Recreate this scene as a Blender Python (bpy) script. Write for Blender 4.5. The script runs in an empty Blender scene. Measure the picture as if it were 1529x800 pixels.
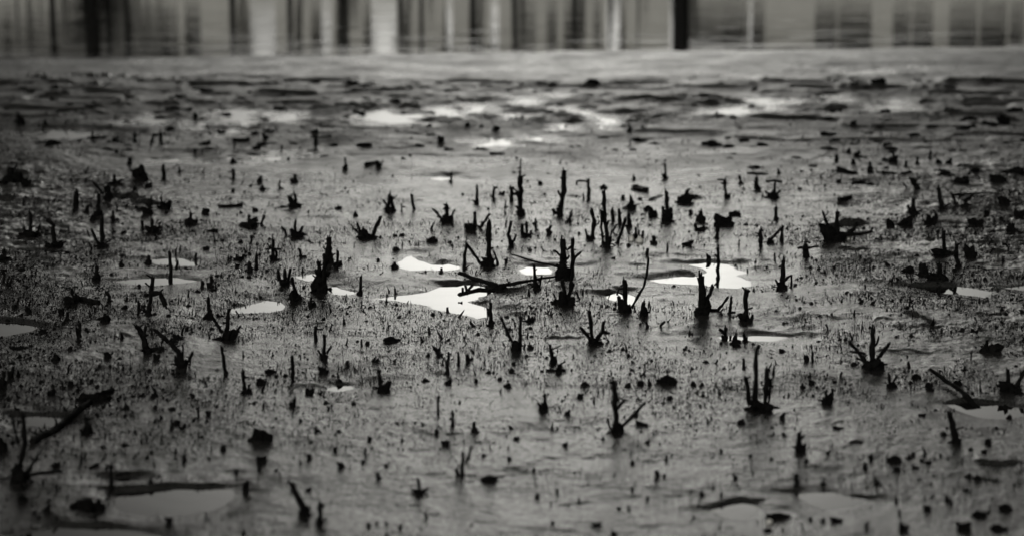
import bpy, math, random
import numpy as np
from mathutils import Vector

# ------------------------------------------------------------------ camera, world, sun, exposure
SC = bpy.context.scene
W0, H0, F0 = 1529.0, 800.0, 3000.0        # photograph size and focal length in its pixels
CAM_H = 1.6
PITCH = math.atan(550.0 / F0)
cam_d = bpy.data.cameras.new('camera')
cam = bpy.data.objects.new('camera', cam_d)
SC.collection.objects.link(cam)
SC.camera = cam
cam.location = (0, 0, CAM_H)
cam.rotation_euler = (math.pi / 2 - PITCH, 0, 0)
cam_d.sensor_width = 36.0
cam_d.lens = 36.0 * F0 / W0
cam_d.clip_start = 0.1
cam_d.clip_end = 5000
cam_d.dof.use_dof = True
cam_d.dof.focus_distance = 7.9
cam_d.dof.aperture_fstop = 2.0

SUN_EL = math.radians(28)
SUN_AZ = math.radians(205)                 # measured from +Y towards +X
world = bpy.data.worlds.new('World')
SC.world = world
world.use_nodes = True
nt = world.node_tree
nt.nodes.clear()
N, L = nt.nodes, nt.links
wo = N.new('ShaderNodeOutputWorld')
bg = N.new('ShaderNodeBackground')
sky = N.new('ShaderNodeTexSky')
sky.sky_type = 'NISHITA'
sky.sun_disc = False
sky.sun_elevation = SUN_EL
sky.sun_rotation = SUN_AZ
sky.air_density = 1.0
sky.dust_density = 3.0
tobw = N.new('ShaderNodeRGBToBW')          # the photograph is black and white: so is the sky's light
L.new(sky.outputs[0], tobw.inputs[0])
# thin cloud: clearest and brightest low in the sky ahead, heavier to the sides and overhead
tc = N.new('ShaderNodeTexCoord')
nrm = N.new('ShaderNodeVectorMath'); nrm.operation = 'NORMALIZE'
L.new(tc.outputs['Generated'], nrm.inputs[0])
dt = N.new('ShaderNodeVectorMath'); dt.operation = 'DOT_PRODUCT'
GD = Vector((0.02, math.cos(math.radians(12.6)), math.sin(math.radians(12.6)))).normalized()
dt.inputs[1].default_value = GD
wid = N.new('ShaderNodeVectorMath'); wid.operation = 'MULTIPLY'; wid.inputs[1].default_value = (0.80, 1, 1)
nr2 = N.new('ShaderNodeVectorMath'); nr2.operation = 'NORMALIZE'
L.new(nrm.outputs[0], wid.inputs[0]); L.new(wid.outputs[0], nr2.inputs[0]); L.new(nr2.outputs[0], dt.inputs[0])
def wmath(op, a, b):
    m = N.new('ShaderNodeMath'); m.operation = op
    for i, v in enumerate((a, b)):
        if v is None: continue
        if isinstance(v, (int, float)): m.inputs[i].default_value = v
        else: L.new(v, m.inputs[i])
    return m.outputs[0]
glow = wmath('EXPONENT', wmath('MULTIPLY', wmath('SUBTRACT', dt.outputs['Value'], 1.0), 100.0), None)
clouds = N.new('ShaderNodeTexNoise')
clouds.inputs['Scale'].default_value = 3.0
clouds.inputs['Detail'].default_value = 5.0
mp = N.new('ShaderNodeMapping'); mp.inputs['Scale'].default_value = (1, 1, 3.0)
L.new(nrm.outputs[0], mp.inputs[0]); L.new(mp.outputs[0], clouds.inputs['Vector'])
cl = wmath('ADD', wmath('MULTIPLY', clouds.outputs['Fac'], 0.5), 0.75)
fac = wmath('MULTIPLY', wmath('ADD', wmath('MULTIPLY', glow, 5.5), 0.15), cl)
val = wmath('MULTIPLY', tobw.outputs[0], fac)
comb = N.new('ShaderNodeVectorMath'); comb.operation = 'SCALE'
comb.inputs[0].default_value = (1.0, 0.985, 0.925)
L.new(val, comb.inputs['Scale'])
L.new(comb.outputs[0], bg.inputs['Color'])
bg.inputs['Strength'].default_value = 0.15
L.new(bg.outputs[0], wo.inputs['Surface'])

sun_d = bpy.data.lights.new('sun', 'SUN')
sun_d.energy = 0.85
sun_d.angle = math.radians(12)
sun_d.color = (1.0, 0.98, 0.92)
sun = bpy.data.objects.new('sun', sun_d)
SC.collection.objects.link(sun)
sun.rotation_euler = Vector((-math.sin(SUN_AZ) * math.cos(SUN_EL), -math.cos(SUN_AZ) * math.cos(SUN_EL), -math.sin(SUN_EL))).to_track_quat('-Z', 'Y').to_euler()
SC.view_settings.view_transform = 'Standard'
SC.view_settings.look = 'None'
SC.view_settings.gamma = 1.0
SC.view_settings.exposure = 0.0
SC.cycles.max_bounces = 5
SC.cycles.use_denoising = True

random.seed(7)
rng = np.random.default_rng(11)

# ------------------------------------------------------------------ pixel ray helpers
CP, SP = math.cos(PITCH), math.sin(PITCH)
def ray(px, py):
    u, v = (px - W0 / 2) / F0, (H0 / 2 - py) / F0
    return np.array([u, CP + v * SP, -SP + v * CP])
def on_plane(px, py, z=0.0):
    r = ray(px, py); t = (z - CAM_H) / r[2]
    return np.array([0, 0, CAM_H]) + r * t
def at_depth(px, py, Y):
    r = ray(px, py)
    return np.array([0, 0, CAM_H]) + r * (Y / r[1])
def mirrored(px, py, D):
    p = on_plane(px, py, 0.0); r = ray(px, py)
    t = (D - p[1]) / r[1]
    return p[0] + r[0] * t, -r[2] * t

# ------------------------------------------------------------------ noise
def _hash(ix, iy, seed):
    h = (ix.astype(np.int64) * 374761393 + iy.astype(np.int64) * 668265263 + seed * 1442695041) & 0xFFFFFFFF
    h = ((h ^ (h >> 13)) * 1274126177) & 0xFFFFFFFF
    h = (h ^ (h >> 16)) & 0xFFFF
    return h / 32767.5 - 1.0
def vnoise(x, y, seed=0):
    x = np.asarray(x, float); y = np.asarray(y, float)
    ix, iy = np.floor(x), np.floor(y)
    fx, fy = x - ix, y - iy
    fx = fx * fx * fx * (fx * (fx * 6 - 15) + 10); fy = fy * fy * fy * (fy * (fy * 6 - 15) + 10)
    a = _hash(ix, iy, seed); b = _hash(ix + 1, iy, seed); c = _hash(ix, iy + 1, seed); d = _hash(ix + 1, iy + 1, seed)
    return (a + (b - a) * fx) * (1 - fy) + (c + (d - c) * fx) * fy
def rot_noise(x, y, wl, seed, ang=0.6):
    c, s = math.cos(ang), math.sin(ang)
    return vnoise((x * c - y * s) / wl + 17.3 * seed, (x * s + y * c) / wl - 9.1 * seed, seed)
def sstep(t):
    t = np.clip(t, 0, 1); return t * t * (3 - 2 * t)

# ------------------------------------------------------------------ materials
def mat(name, color, rough=0.7, spec=0.5, noise=0.0, nscale=40.0, bump=0.0, bscale=200.0):
    m = bpy.data.materials.new(name); m.use_nodes = True
    n, l = m.node_tree.nodes, m.node_tree.links
    b = n['Principled BSDF']
    b.inputs['Roughness'].default_value = rough
    b.inputs['Specular IOR Level'].default_value = spec
    t = n.new('ShaderNodeTexCoord')
    no = n.new('ShaderNodeTexNoise'); no.inputs['Scale'].default_value = nscale; no.inputs['Detail'].default_value = 5
    l.new(t.outputs['Object'], no.inputs['Vector'])
    cr = n.new('ShaderNodeValToRGB')
    lo = [c * (1 - noise) for c in color]; hi = [min(1, c * (1 + noise)) for c in color]
    cr.color_ramp.elements[0].position = 0.3; cr.color_ramp.elements[0].color = (*lo, 1)
    cr.color_ramp.elements[1].position = 0.7; cr.color_ramp.elements[1].color = (*hi, 1)
    l.new(no.outputs['Fac'], cr.inputs[0]); l.new(cr.outputs[0], b.inputs['Base Color'])
    if bump:
        n2 = n.new('ShaderNodeTexNoise'); n2.inputs['Scale'].default_value = bscale; n2.inputs['Detail'].default_value = 3
        l.new(t.outputs['Object'], n2.inputs['Vector'])
        bp = n.new('ShaderNodeBump'); bp.inputs['Strength'].default_value = 1.0; bp.inputs['Distance'].default_value = bump
        l.new(n2.outputs['Fac'], bp.inputs['Height']); l.new(bp.outputs[0], b.inputs['Normal'])
    return m

M_WOOD = mat('wet_black_wood', (0.007, 0.0069, 0.0065), 0.8, 0.08, 0.5, 60, 0.002, 150)
M_CLUMP = mat('dark_root_mud', (0.006, 0.0059, 0.0056), 0.9, 0.06, 0.5, 80, 0.003, 120)
M_LITTER = mat('dark_litter', (0.008, 0.0079, 0.0074), 0.9, 0.06, 0.3, 30)
M_SHELL = mat('pale_shell', (0.75, 0.745, 0.7), 0.35, 0.5, 0.12, 90, 0.001, 160)
M_CONC = mat('pale_concrete', (0.75, 0.74, 0.695), 0.85, 0.3, 0.12, 2.0, 0.004, 20)
M_WALLP = mat('pale_render', (0.82, 0.81, 0.76), 0.85, 0.3, 0.08, 1.0, 0.003, 15)
M_WALLG = mat('grey_boards', (0.22, 0.217, 0.205), 0.85, 0.3, 0.2, 1.5, 0.004, 10)
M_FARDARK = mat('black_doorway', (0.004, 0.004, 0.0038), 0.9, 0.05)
M_DARK = mat('dark_timber', (0.01, 0.0099, 0.0093), 0.8, 0.2, 0.3, 3.0)
M_ROOF = mat('dark_slate', (0.06, 0.059, 0.056), 0.8, 0.3, 0.2, 3.0)
M_LEAF = mat('dark_foliage', (0.04, 0.0396, 0.037), 0.8, 0.2, 0.4, 3.0)
M_BANK = mat('bank_grass', (0.07, 0.069, 0.065), 0.9, 0.2, 0.3, 1.0)

def mud_material():
    m = bpy.data.materials.new('wet_mud'); m.use_nodes = True
    n, l = m.node_tree.nodes, m.node_tree.links
    b = n['Principled BSDF']
    t = n.new('ShaderNodeTexCoord')
    def noise(scale, detail=4, rough=0.55):
        no = n.new('ShaderNodeTexNoise'); no.inputs['Scale'].default_value = scale
        no.inputs['Detail'].default_value = detail; no.inputs['Roughness'].default_value = rough
        l.new(t.outputs['Object'], no.inputs['Vector'])
        return no.outputs['Fac']
    def mr(v, a, bb, c, d):
        r = n.new('ShaderNodeMapRange'); r.inputs[1].default_value = a; r.inputs[2].default_value = bb
        r.inputs[3].default_value = c; r.inputs[4].default_value = d; l.new(v, r.inputs[0]); return r.outputs[0]
    big, mid, fine = noise(1.6, 5), noise(14, 4), noise(120, 3)
    cr = n.new('ShaderNodeValToRGB')
    e = cr.color_ramp.elements
    e[0].position = 0.35; e[0].color = (0.014, 0.0138, 0.013, 1)
    e[1].position = 0.70; e[1].color = (0.042, 0.0415, 0.039, 1)
    mx = n.new('ShaderNodeMath'); mx.operation = 'ADD'
    l.new(mr(mid, 0, 1, 0, 0.6), mx.inputs[0]); l.new(mr(fine, 0, 1, 0, 0.4), mx.inputs[1])
    l.new(mx.outputs[0], cr.inputs[0]); l.new(cr.outputs[0], b.inputs['Base Color'])
    ra = n.new('ShaderNodeMath'); ra.operation = 'ADD'
    l.new(mr(big, 0.32, 0.68, 0.0, 0.6), ra.inputs[0]); l.new(mr(noise(9, 5, 0.65), 0.35, 0.65, 0.0, 0.4), ra.inputs[1])
    geo = n.new('ShaderNodeNewGeometry'); sx = n.new('ShaderNodeSeparateXYZ'); l.new(geo.outputs['Position'], sx.inputs[0])
    wet = mr(sx.outputs[2], 0.001, 0.014, 0.5, 1.0)     # low mud beside standing water is wetter and shinier
    rw = n.new('ShaderNodeMath'); rw.operation = 'MULTIPLY'
    l.new(mr(ra.outputs[0], 0.0, 1.0, 0.10, 0.23), rw.inputs[0]); l.new(wet, rw.inputs[1])
    so = n.new('ShaderNodeSeparateXYZ'); l.new(t.outputs['Object'], so.inputs[0])
    def edge_rise(a, bb, c, d, a2, b2_, f):        # drained belt, then wet again at the channel's lip
        m1 = n.new('ShaderNodeMath'); m1.operation = 'MULTIPLY'
        l.new(mr(so.outputs[1], a, bb, c, d), m1.inputs[0]); l.new(mr(so.outputs[1], a2, b2_, 1.0, f), m1.inputs[1]); return m1.outputs[0]
    dry = n.new('ShaderNodeMath'); dry.operation = 'MULTIPLY'      # the higher mud out towards the channel has drained and dried a little
    l.new(rw.outputs[0], dry.inputs[0]); l.new(edge_rise(9.3, 14.0, 1.0, 2.6, 15.6, 18.2, 0.8), dry.inputs[1])
    l.new(dry.outputs[0], b.inputs['Roughness'])
    grit = noise(230, 2, 0.6)
    sp = n.new('ShaderNodeMath'); sp.operation = 'MULTIPLY'
    mot = n.new('ShaderNodeMath'); mot.operation = 'MULTIPLY'
    l.new(mr(grit, 0.40, 0.52, 0.08, 1.15), mot.inputs[0]); l.new(mr(noise(42, 5, 0.75), 0.36, 0.47, 0.45, 1.1), mot.inputs[1])
    near = n.new('ShaderNodeMath'); near.operation = 'MULTIPLY'
    l.new(mot.outputs[0], near.inputs[0]); l.new(mr(so.outputs[1], 4.9, 7.4, 0.52, 1.15), near.inputs[1])
    l.new(near.outputs[0], sp.inputs[0]); l.new(edge_rise(9.3, 14.5, 1.0, 0.38, 15.6, 18.2, 1.15), sp.inputs[1])
    l.new(sp.outputs[0], b.inputs['Specular IOR Level'])
    b.inputs['IOR'].default_value = 1.62
    b1 = n.new('ShaderNodeBump'); b1.inputs['Distance'].default_value = 0.0022; b1.inputs['Strength'].default_value = 0.8
    l.new(noise(34, 5, 0.7), b1.inputs['Height'])
    b2 = n.new('ShaderNodeBump'); b2.inputs['Distance'].default_value = 0.0017; b2.inputs['Strength'].default_value = 0.9
    l.new(noise(150, 3, 0.7), b2.inputs['Height']); l.new(b1.outputs[0], b2.inputs['Normal'])
    l.new(b2.outputs[0], b.inputs['Normal'])
    return m
def water_material(name, ripple, scale, stretch, rough):
    m = bpy.data.materials.new(name); m.use_nodes = True
    n, l = m.node_tree.nodes, m.node_tree.links
    b = n['Principled BSDF']
    b.inputs['Base Color'].default_value = (0.012, 0.0118, 0.011, 1)
    b.inputs['Roughness'].default_value = rough
    b.inputs['IOR'].default_value = 1.333 if 'channel' in name or 'ruffled' in name else 1.35
    t = n.new('ShaderNodeTexCoord'); mp = n.new('ShaderNodeMapping'); mp.inputs['Scale'].default_value = stretch
    l.new(t.outputs['Object'], mp.inputs[0])
    no = n.new('ShaderNodeTexNoise'); no.inputs['Scale'].default_value = scale; no.inputs['Detail'].default_value = 2
    l.new(mp.outputs[0], no.inputs['Vector'])
    bp = n.new('ShaderNodeBump'); bp.inputs['Distance'].default_value = ripple; bp.inputs['Strength'].default_value = 1
    l.new(no.outputs['Fac'], bp.inputs['Height']); l.new(bp.outputs[0], b.inputs['Normal'])
    return m
M_MUD = mud_material()
M_PUDDLE = water_material('puddle_water', 0.0006, 4.0, (1, 1, 1), 0.03)
M_FARPUD = water_material('shallow_ruffled_water', 0.001, 5.0, (1, 1, 1), 0.13)
M_RIVER = water_material('channel_water', 0.0065, 1.2, (0.4, 2.8, 1), 0.03)

# ------------------------------------------------------------------ object helpers
COL = SC.collection
def mesh_obj(name, verts, faces, material, parent=None, smooth=False):
    me = bpy.data.meshes.new(name)
    me.from_pydata([tuple(v) for v in verts], [], [tuple(f) for f in faces])
    me.materials.append(material)
    if smooth: me.shade_smooth()
    me.update()
    o = bpy.data.objects.new(name, me); COL.objects.link(o)
    if parent is not None:
        o.parent = parent
    return o
def fast_mesh(name, V, Fq, nper, material, smooth=False):
    me = bpy.data.meshes.new(name)
    V = np.asarray(V, np.float32); Fq = np.asarray(Fq, np.int32)
    me.vertices.add(len(V)); me.vertices.foreach_set('co', V.ravel())
    nf = len(Fq)
    me.loops.add(nf * nper); me.loops.foreach_set('vertex_index', Fq.ravel())
    me.polygons.add(nf)
    me.polygons.foreach_set('loop_start', np.arange(0, nf * nper, nper, dtype=np.int32))
    me.polygons.foreach_set('loop_total', np.full(nf, nper, dtype=np.int32))
    me.update(calc_edges=True)
    me.materials.append(material)
    if smooth: me.shade_smooth()
    o = bpy.data.objects.new(name, me); COL.objects.link(o)
    return o
def empty(name, loc):
    o = bpy.data.objects.new(name, None); o.empty_display_size = 0.05
    COL.objects.link(o); o.location = loc
    return o
def tag(o, label=None, cat=None, group=None, kind=None):
    if label: o['label'] = label
    if cat: o['category'] = cat
    if group: o['group'] = group
    if kind: o['kind'] = kind
    return o
# ------------------------------------------------------------------ puddles: outlines read off the photograph, laid on the ground plane
POOLS = [
 [(568,446),(600,441),(640,436),(665,426),(700,424),(735,432),(742,436),(718,444),(692,451),(712,455),(733,462),(733,472),(712,476),(693,469),(672,465),(650,462),(640,457),(612,452),(590,448)],
 [(593,392),(603,384),(616,381),(630,390),(645,396),(665,394),(683,398),(686,402),(665,405),(640,404),(610,404),(598,400)],
 [(774,403),(790,398),(815,398),(828,404),(824,409),(800,411),(785,410)],
 [(972,418),(1000,414),(1020,411),(1045,413),(1052,407),(1045,400),(1028,394),(1060,392),(1090,395),(1096,402),(1112,407),(1100,413),(1118,420),(1120,427),(1100,430),(1075,430),(1050,426),(1020,425),(985,422)],
 [(226,388),(262,385),(285,390),(300,393),(292,397),(262,398),(240,394)],
 [(175,420),(200,417),(230,415),(258,414),(280,418),(290,420),(262,424),(225,426),(190,424)],
 [(440,413),(470,409),(476,417),(460,420),(445,417)],
 [(488,431),(500,428),(515,434),(532,437),(520,441),(498,440)],
 [(340,462),(375,456),(395,449),(418,451),(422,462),(400,466),(372,467),(350,468)],
 [(-40,478),(25,482),(57,488),(48,494),(15,501),(-40,507)],
 [(1365,428),(1400,429),(1430,428),(1455,430),(1475,434),(1492,434),(1470,444),(1440,440),(1400,437),(1380,432)],
 [(1497,430),(1530,427),(1560,428),(1560,435),(1520,434)],
 [(1072,502),(1090,500),(1110,503),(1130,500),(1180,503),(1150,510),(1100,509),(1080,508)],
 [(168,748),(180,737),(225,733),(262,729),(300,730),(350,728),(356,735),(340,748),(315,762),(280,768),(220,770),(190,765),(172,757)],
 [(20,800),(50,793),(90,787),(150,788),(200,792),(240,800),(240,830),(20,830)],
 [(1180,737),(1215,734),(1240,735),(1265,742),(1285,744),(1298,746),(1272,758),(1235,762),(1205,751)],
 [(1060,762),(1085,756),(1110,750),(1125,752),(1138,762),(1130,772),(1105,776),(1080,772)],
 [(1415,604),(1440,601),(1460,603),(1490,604),(1529,610),(1540,618),(1500,625),(1470,624),(1440,616)],
 [(38,622),(55,621),(90,622),(93,629),(80,636),(45,635)],
 [(490,580),(505,576),(522,576),(526,580),(508,584)],
 [(905,440),(930,436),(948,445),(945,455),(925,450),(910,446)],
 [(45,198),(80,193),(120,196),(150,199),(150,206),(100,210),(55,206)],
 [(198,180),(215,174),(235,170),(248,180),(245,189),(215,189)],
 [(336,165),(370,163),(387,168),(374,176),(392,182),(375,190),(350,189),(335,180)],
 [(404,170),(430,165),(450,168),(460,176),(440,183),(410,181)],
 [(335,196),(350,192),(360,197),(350,204),(338,202)],
 [(288,184),(305,183),(310,192),(296,196)],
 [(535,167),(565,163),(590,172),(632,169),(632,183),(600,187),(560,181),(545,176)],
 [(640,162),(665,158),(688,166),(680,176),(650,175)],
 [(694,161),(720,154),(738,162),(726,170),(700,170)],
 [(757,170),(800,170),(803,178),(760,178)],
 [(765,152),(790,146),(800,154),(780,159)],
 [(832,160),(850,157),(863,164),(850,169),(835,168)],
 [(825,187),(855,184),(853,194),(830,194)],
 [(868,166),(880,170),(905,175),(925,172),(921,187),(895,191),(885,183),(872,177)],
 [(1050,166),(1075,160),(1100,156),(1118,162),(1124,171),(1090,174),(1060,177)],
 [(1110,150),(1140,146),(1168,148),(1166,162),(1144,166),(1126,158)],
 [(1314,159),(1335,150),(1345,155),(1338,166),(1320,166)],
 [(1234,144),(1248,142),(1251,150),(1238,151)],
 [(394,232),(415,229),(430,235),(415,241),(398,239)],
 [(708,211),(735,207),(762,208),(765,216),(730,221)],
 [(785,204),(820,205),(815,211),(790,210)],
 [(240,239),(275,236),(282,242),(250,244)],
 [(640,265),(670,263),(680,268),(655,271)],
 [(172,714),(194,713),(198,717),(180,719)],
 [(1255,108),(1290,106),(1310,110),(1270,112)],
]
POOLW = [np.array([on_plane(x, y)[:2] for x, y in p]) for p in POOLS]

# low scarps: (x0, y0, x1, y1, drop in px) ground steps down towards the camera along this line
SCARPS = [
 (0,128,250,126,5),(60,136,160,137,6),(318,142,350,142,5),(170,160,215,159,4),(0,160,30,157,4),(535,136,585,134,4),(640,140,690,137,4),
 (815,136,840,134,5),(860,134,900,131,5),(1130,127,1180,127,4),(1230,130,1290,134,5),(1305,112,1340,119,8),(1370,142,1440,136,6),(1360,154,1460,157,5),
 (1230,168,1260,167,8),(1395,178,1440,177,9),(1480,182,1529,186,9),(1500,140,1529,142,8),(0,200,12,201,6),(0,212,40,216,6),
 (155,303,215,303,8),(190,310,240,312,6),(270,411,362,413,12),(160,408,195,409,7),(440,407,478,405,9),(494,422,532,420,7),(555,428,588,424,4),
 (590,437,640,432,5),(600,457,640,457,6),(632,388,690,392,8),(310,455,378,454,8),(345,460,415,456,3),(575,266,600,267,5),(598,287,640,289,3),(940,285,970,286,6),
 (1010,300,1050,302,6),(965,307,992,298,6),(875,403,910,404,4),(930,402,1045,408,7),(1100,415,1132,418,9),
 (1216,345,1305,343,10),(1337,356,1362,362,5),(1380,366,1400,368,6),(1240,380,1305,386,4),(1282,386,1300,388,4),(1265,257,1282,257,5),(1267,273,1302,274,6),
 (1395,270,1430,270,9),(1410,230,1445,229,8),(1425,256,1470,256,7),(1438,374,1516,375,4),(1395,424,1460,427,5),(1460,426,1529,420,9),(1225,480,1255,485,4),(1302,488,1340,490,4),
 (1345,478,1400,490,8),(1300,530,1395,533,3),(1410,493,1370,495,3),(1455,475,1510,475,8),(1238,640,1265,641,4),(1265,668,1292,668,5),(1160,726,1280,723,9),(1140,736,1172,731,8),
 (1060,752,1110,746,6),(945,793,1050,797,8),(1095,795,1145,792,6),(825,763,895,762,3),(172,736,250,730,8),(250,725,342,721,8),(0,794,55,786,9),(70,784,150,780,12),(150,788,230,793,8),
 (400,796,428,794,8),(425,458,455,455,6),(455,489,492,487,5),(480,552,500,552,5),(495,577,530,575,3),(40,616,95,618,4),(1370,602,1420,602,4),
 (1100,478,1100,478,0),(172,508,205,508,4),(0,519,40,518,5),(325,309,368,309,4),(225,367,245,367,4),(130,379,170,379,3),(400,321,440,316,4),(410,323,445,322,3),(1455,698,1529,702,12),(1448,722,1500,730,6),
 (1370,757,1392,757,7),(900,480,950,480,3),(780,450,805,448,3),(800,519,880,519,3),(620,552,575,553,3),(0,266,48,268,10),(0,288,60,292,7),(0,305,35,303,9),(40,283,62,283,8),(60,293,95,289,5),
 (55,230,105,232,4),(115,260,130,260,5),(640,259,705,257,3),(530,266,545,266,4),(380,290,402,290,4),(845,302,870,300,4),(905,332,935,331,3),(1300,150,1300,150,0),
]
SCW = []
for (x0, y0, x1, y1, dr) in SCARPS:
    if dr == 0: continue
    if x1 < x0: x0, y0, x1, y1 = x1, y1, x0, y0
    a, b = on_plane(x0, y0)[:2], on_plane(x1, y1)[:2]
    SCW.append((a, b, dr * a[1] / F0 * 1.05))

BANK = np.ones(len(POOLS) + 1); BANK[12] = 0.25; BANK[19] = 0.3; BANK[3] = 0.6; BANK[2] = 0.7
def poly_sd(P, x, y):
    """signed distance to polygon (negative inside) and y of the nearest outline point"""
    best = np.full(x.shape, 1e9); ny = np.zeros(x.shape); inside = np.zeros(x.shape, bool)
    n = len(P)
    for i in range(n):
        ax, ay = P[i]; bx, by = P[(i + 1) % n]
        ex, ey = bx - ax, by - ay
        t = np.clip(((x - ax) * ex + (y - ay) * ey) / (ex * ex + ey * ey + 1e-12), 0, 1)
        qx, qy = ax + t * ex, ay + t * ey
        d = np.hypot(x - qx, y - qy)
        k = d < best
        best[k] = d[k]; ny[k] = qy[k]
        cond = (ay > y) != (by > y)
        with np.errstate(divide='ignore', invalid='ignore'):
            xi = (bx - ax) * (y - ay) / (by - ay) + ax
        inside ^= cond & (x < xi)
    return np.where(inside, -best, best), ny

def pool_fields(x, y):
    """nearest puddle distance, index and factor 'beyond' (1 = on its far side)"""
    D = np.full(x.shape, 9.0); I = np.full(x.shape, -1); B = np.zeros(x.shape)
    for i, P in enumerate(POOLW):
        lo, hi = P.min(0) - 0.7, P.max(0) + 0.7
        k = np.nonzero((x > lo[0]) & (x < hi[0]) & (y > lo[1]) & (y < hi[1]))[0]
        if not len(k): continue
        xs, ys = x[k], y[k]
        sc = P[:, 1].mean() / 8.0
        d, ny = poly_sd(P, xs, ys)
        d = d + 0.022 * sc * sstep((sc - 1.4) / 0.2) + sc * (1 + 2.4 * sstep((sc - 1.4) / 0.3)) * (0.012 * rot_noise(xs, ys, 0.11, 31) + 0.007 * rot_noise(xs, ys, 0.045, 32))
        u = d < D[k]
        kk = k[u]
        D[kk] = d[u]; I[kk] = i
        B[kk] = np.clip((ys[u] - ny[u]) / np.maximum(np.abs(d[u]), 1e-3), -1, 1)
    return D, I, B

def water_edge(x):
    a, b = on_plane(0, 89), on_plane(W0, 66)
    x = np.clip(x, -12, 12)
    return a[1] + (x - a[0]) / (b[0] - a[0]) * (b[1] - a[1]) + 0.15 * rot_noise(x, x * 0, 2.3, 41)

def ground_height(x, y):
    shp = x.shape
    x = x.ravel().astype(float); y = y.ravel().astype(float)
    s = np.clip(y / 8.0, 0.6, 2.0)
    far = sstep((y - 11) / 5)
    z = 0.024 + 0.010 * rot_noise(x, y * 0.8, 1.3, 1) + 0.0065 * rot_noise(x, y, 0.45, 2) + 0.0050 * rot_noise(x, y, 0.19, 3, 1.1)
    ex, ey = on_plane(1529, 300)[:2]
    side = sstep((np.abs(x) / np.maximum(y, 1) - 0.13) / 0.14)
    mid = np.exp(-((y - 10.5) / 3.0) ** 2)
    rough = 1.0 + 2.8 * side * mid
    z = z + rough * (0.0017 * rot_noise(x, y, 0.07, 4, 0.2) + 0.0010 * rot_noise(x, y, 0.032, 5, 0.9) + 0.0008 * rot_noise(x, y, 0.016, 6, 0.4))
    # lumpy banks far out
    lum = rot_noise(x * 0.7, y * 1.5, 1.1, 8, 0.1)
    band = sstep((19.4 - y) / 2.5)
    z = z + far * band * (0.022 * np.clip(lum, -0.2, 1) + 0.020 * np.clip(rot_noise(x * 0.55, y * 1.2, 0.55, 9, 0.1) - 0.1, 0, 1) + 0.008 * rot_noise(x * 0.6, y * 1.2, 0.24, 10, 0.1))
    z = z + far * band * (0.026 * sstep((rot_noise(x * 0.6, y, 0.42, 12, 0.1) - 0.05) / 0.14) + 0.016 * sstep((rot_noise(x * 0.6, y, 0.2, 13, 0.1) - 0.1) / 0.25))
    z = z + (1 - far) * (0.25 + 0.75 * side * mid) * (0.006 * sstep((rot_noise(x * 0.7, y, 0.22, 14, 0.2) - 0.15) / 0.2) + 0.004 * sstep((rot_noise(x * 0.8, y, 0.09, 15, 0.2) - 0.25) / 0.25))
    z = np.maximum(z, 0.007)
    D, I, B = pool_fields(x, y)
    damp = sstep((D - 0.08) / 0.35)
    # scarps
    for (a, b, h) in SCW:
        lx = b[0] - a[0]
        k = np.nonzero((x > a[0]) & (x < b[0]) & (y > min(a[1], b[1]) - 0.6) & (y < max(a[1], b[1]) + 1.2))[0]
        if not len(k): continue
        t = (x[k] - a[0]) / lx
        sc = a[1] / 8.0
        ys = a[1] + (b[1] - a[1]) * t + sc * (0.06 * rot_noise(x[k], x[k] * 0 + a[1], 0.12, 51) + 0.03 * rot_noise(x[k], x[k] * 0 + a[1], 0.04, 52))
        taper = np.sin(np.pi * t)
        dec = np.minimum(0.3 * sc, 0.35 * lx) * (0.25 + taper)
        dy = y[k] - ys
        z[k] += 0.75 * (1 + 0.5 * rot_noise(x[k], y[k], 0.09, 53)) * damp[k] * sstep(taper * 1.6) * h * (np.where(dy > 0, sstep(dy / (0.02 * sc)) * np.exp(-dy / dec), 0) - 0.2 * np.where(dy <= 0, np.exp(dy / (0.08 * sc)), 0))
    # puddles
    k = D < 8
    fade = sstep((0.66 - D) / 0.3)
    sc = np.clip(y / 8.0, 0.6, 2.2)
    wdt = np.where(B > 0, 0.14 * (1 - B) + 0.03 * B, 0.14 + 0.20 * (-B)) * sc
    bank = np.clip(0.75 + 0.8 * rot_noise(x, y, 0.16, 61) + 0.4 * rot_noise(x, y, 0.05, 62), 0.12, 1.3)
    bank = 1 - (1 - bank) * fade * np.exp(-np.clip(D, 0, 9) / (0.2 * sc))
    bank = bank * (1 - fade * (1 - np.clip(0.8 + 0.2 * (y - 5.5) / 2.0, 0.8, 1))) * BANK[I] ** np.exp(-np.clip(D, 0, 9) / 0.05)
    r = bank * sstep(np.clip(D / wdt, 0, 1)) * (1 - 0.62 * fade * np.exp(-np.clip(D, 0, 9) / (0.35 * sc)))
    zin = -0.012
    zz = np.where(D < 0, np.maximum(zin, D * 0.25), z * np.clip(r, 0, 1) + 0.0015 * fade * np.clip(D / 0.02, 0, 1))
    z = np.where(k, zz, np.maximum(z, 0.005))
    # down into the channel, and the far shore
    we = water_edge(x)
    z = z * (1 + 0.3 * sstep((y - we + 1.5) / 1.5))
    dw = y - we
    z = np.where(dw > -0.5, z * (1 - sstep((dw + 0.5) / 0.5)) - 0.0 , z)
    z = np.where(dw > 0, -0.004 - 0.05 * np.clip(dw, 0, 12), z)
    z = np.where(y > 60, -0.6 + 1.0 * sstep((y - 60) / 8), z)
    z = z + np.where(y > 68, 0.2 * rot_noise(x, y, 9, 71) + np.clip(y - 80, 0, 900) * 0.004, 0)
    return z.reshape(shp)

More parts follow.
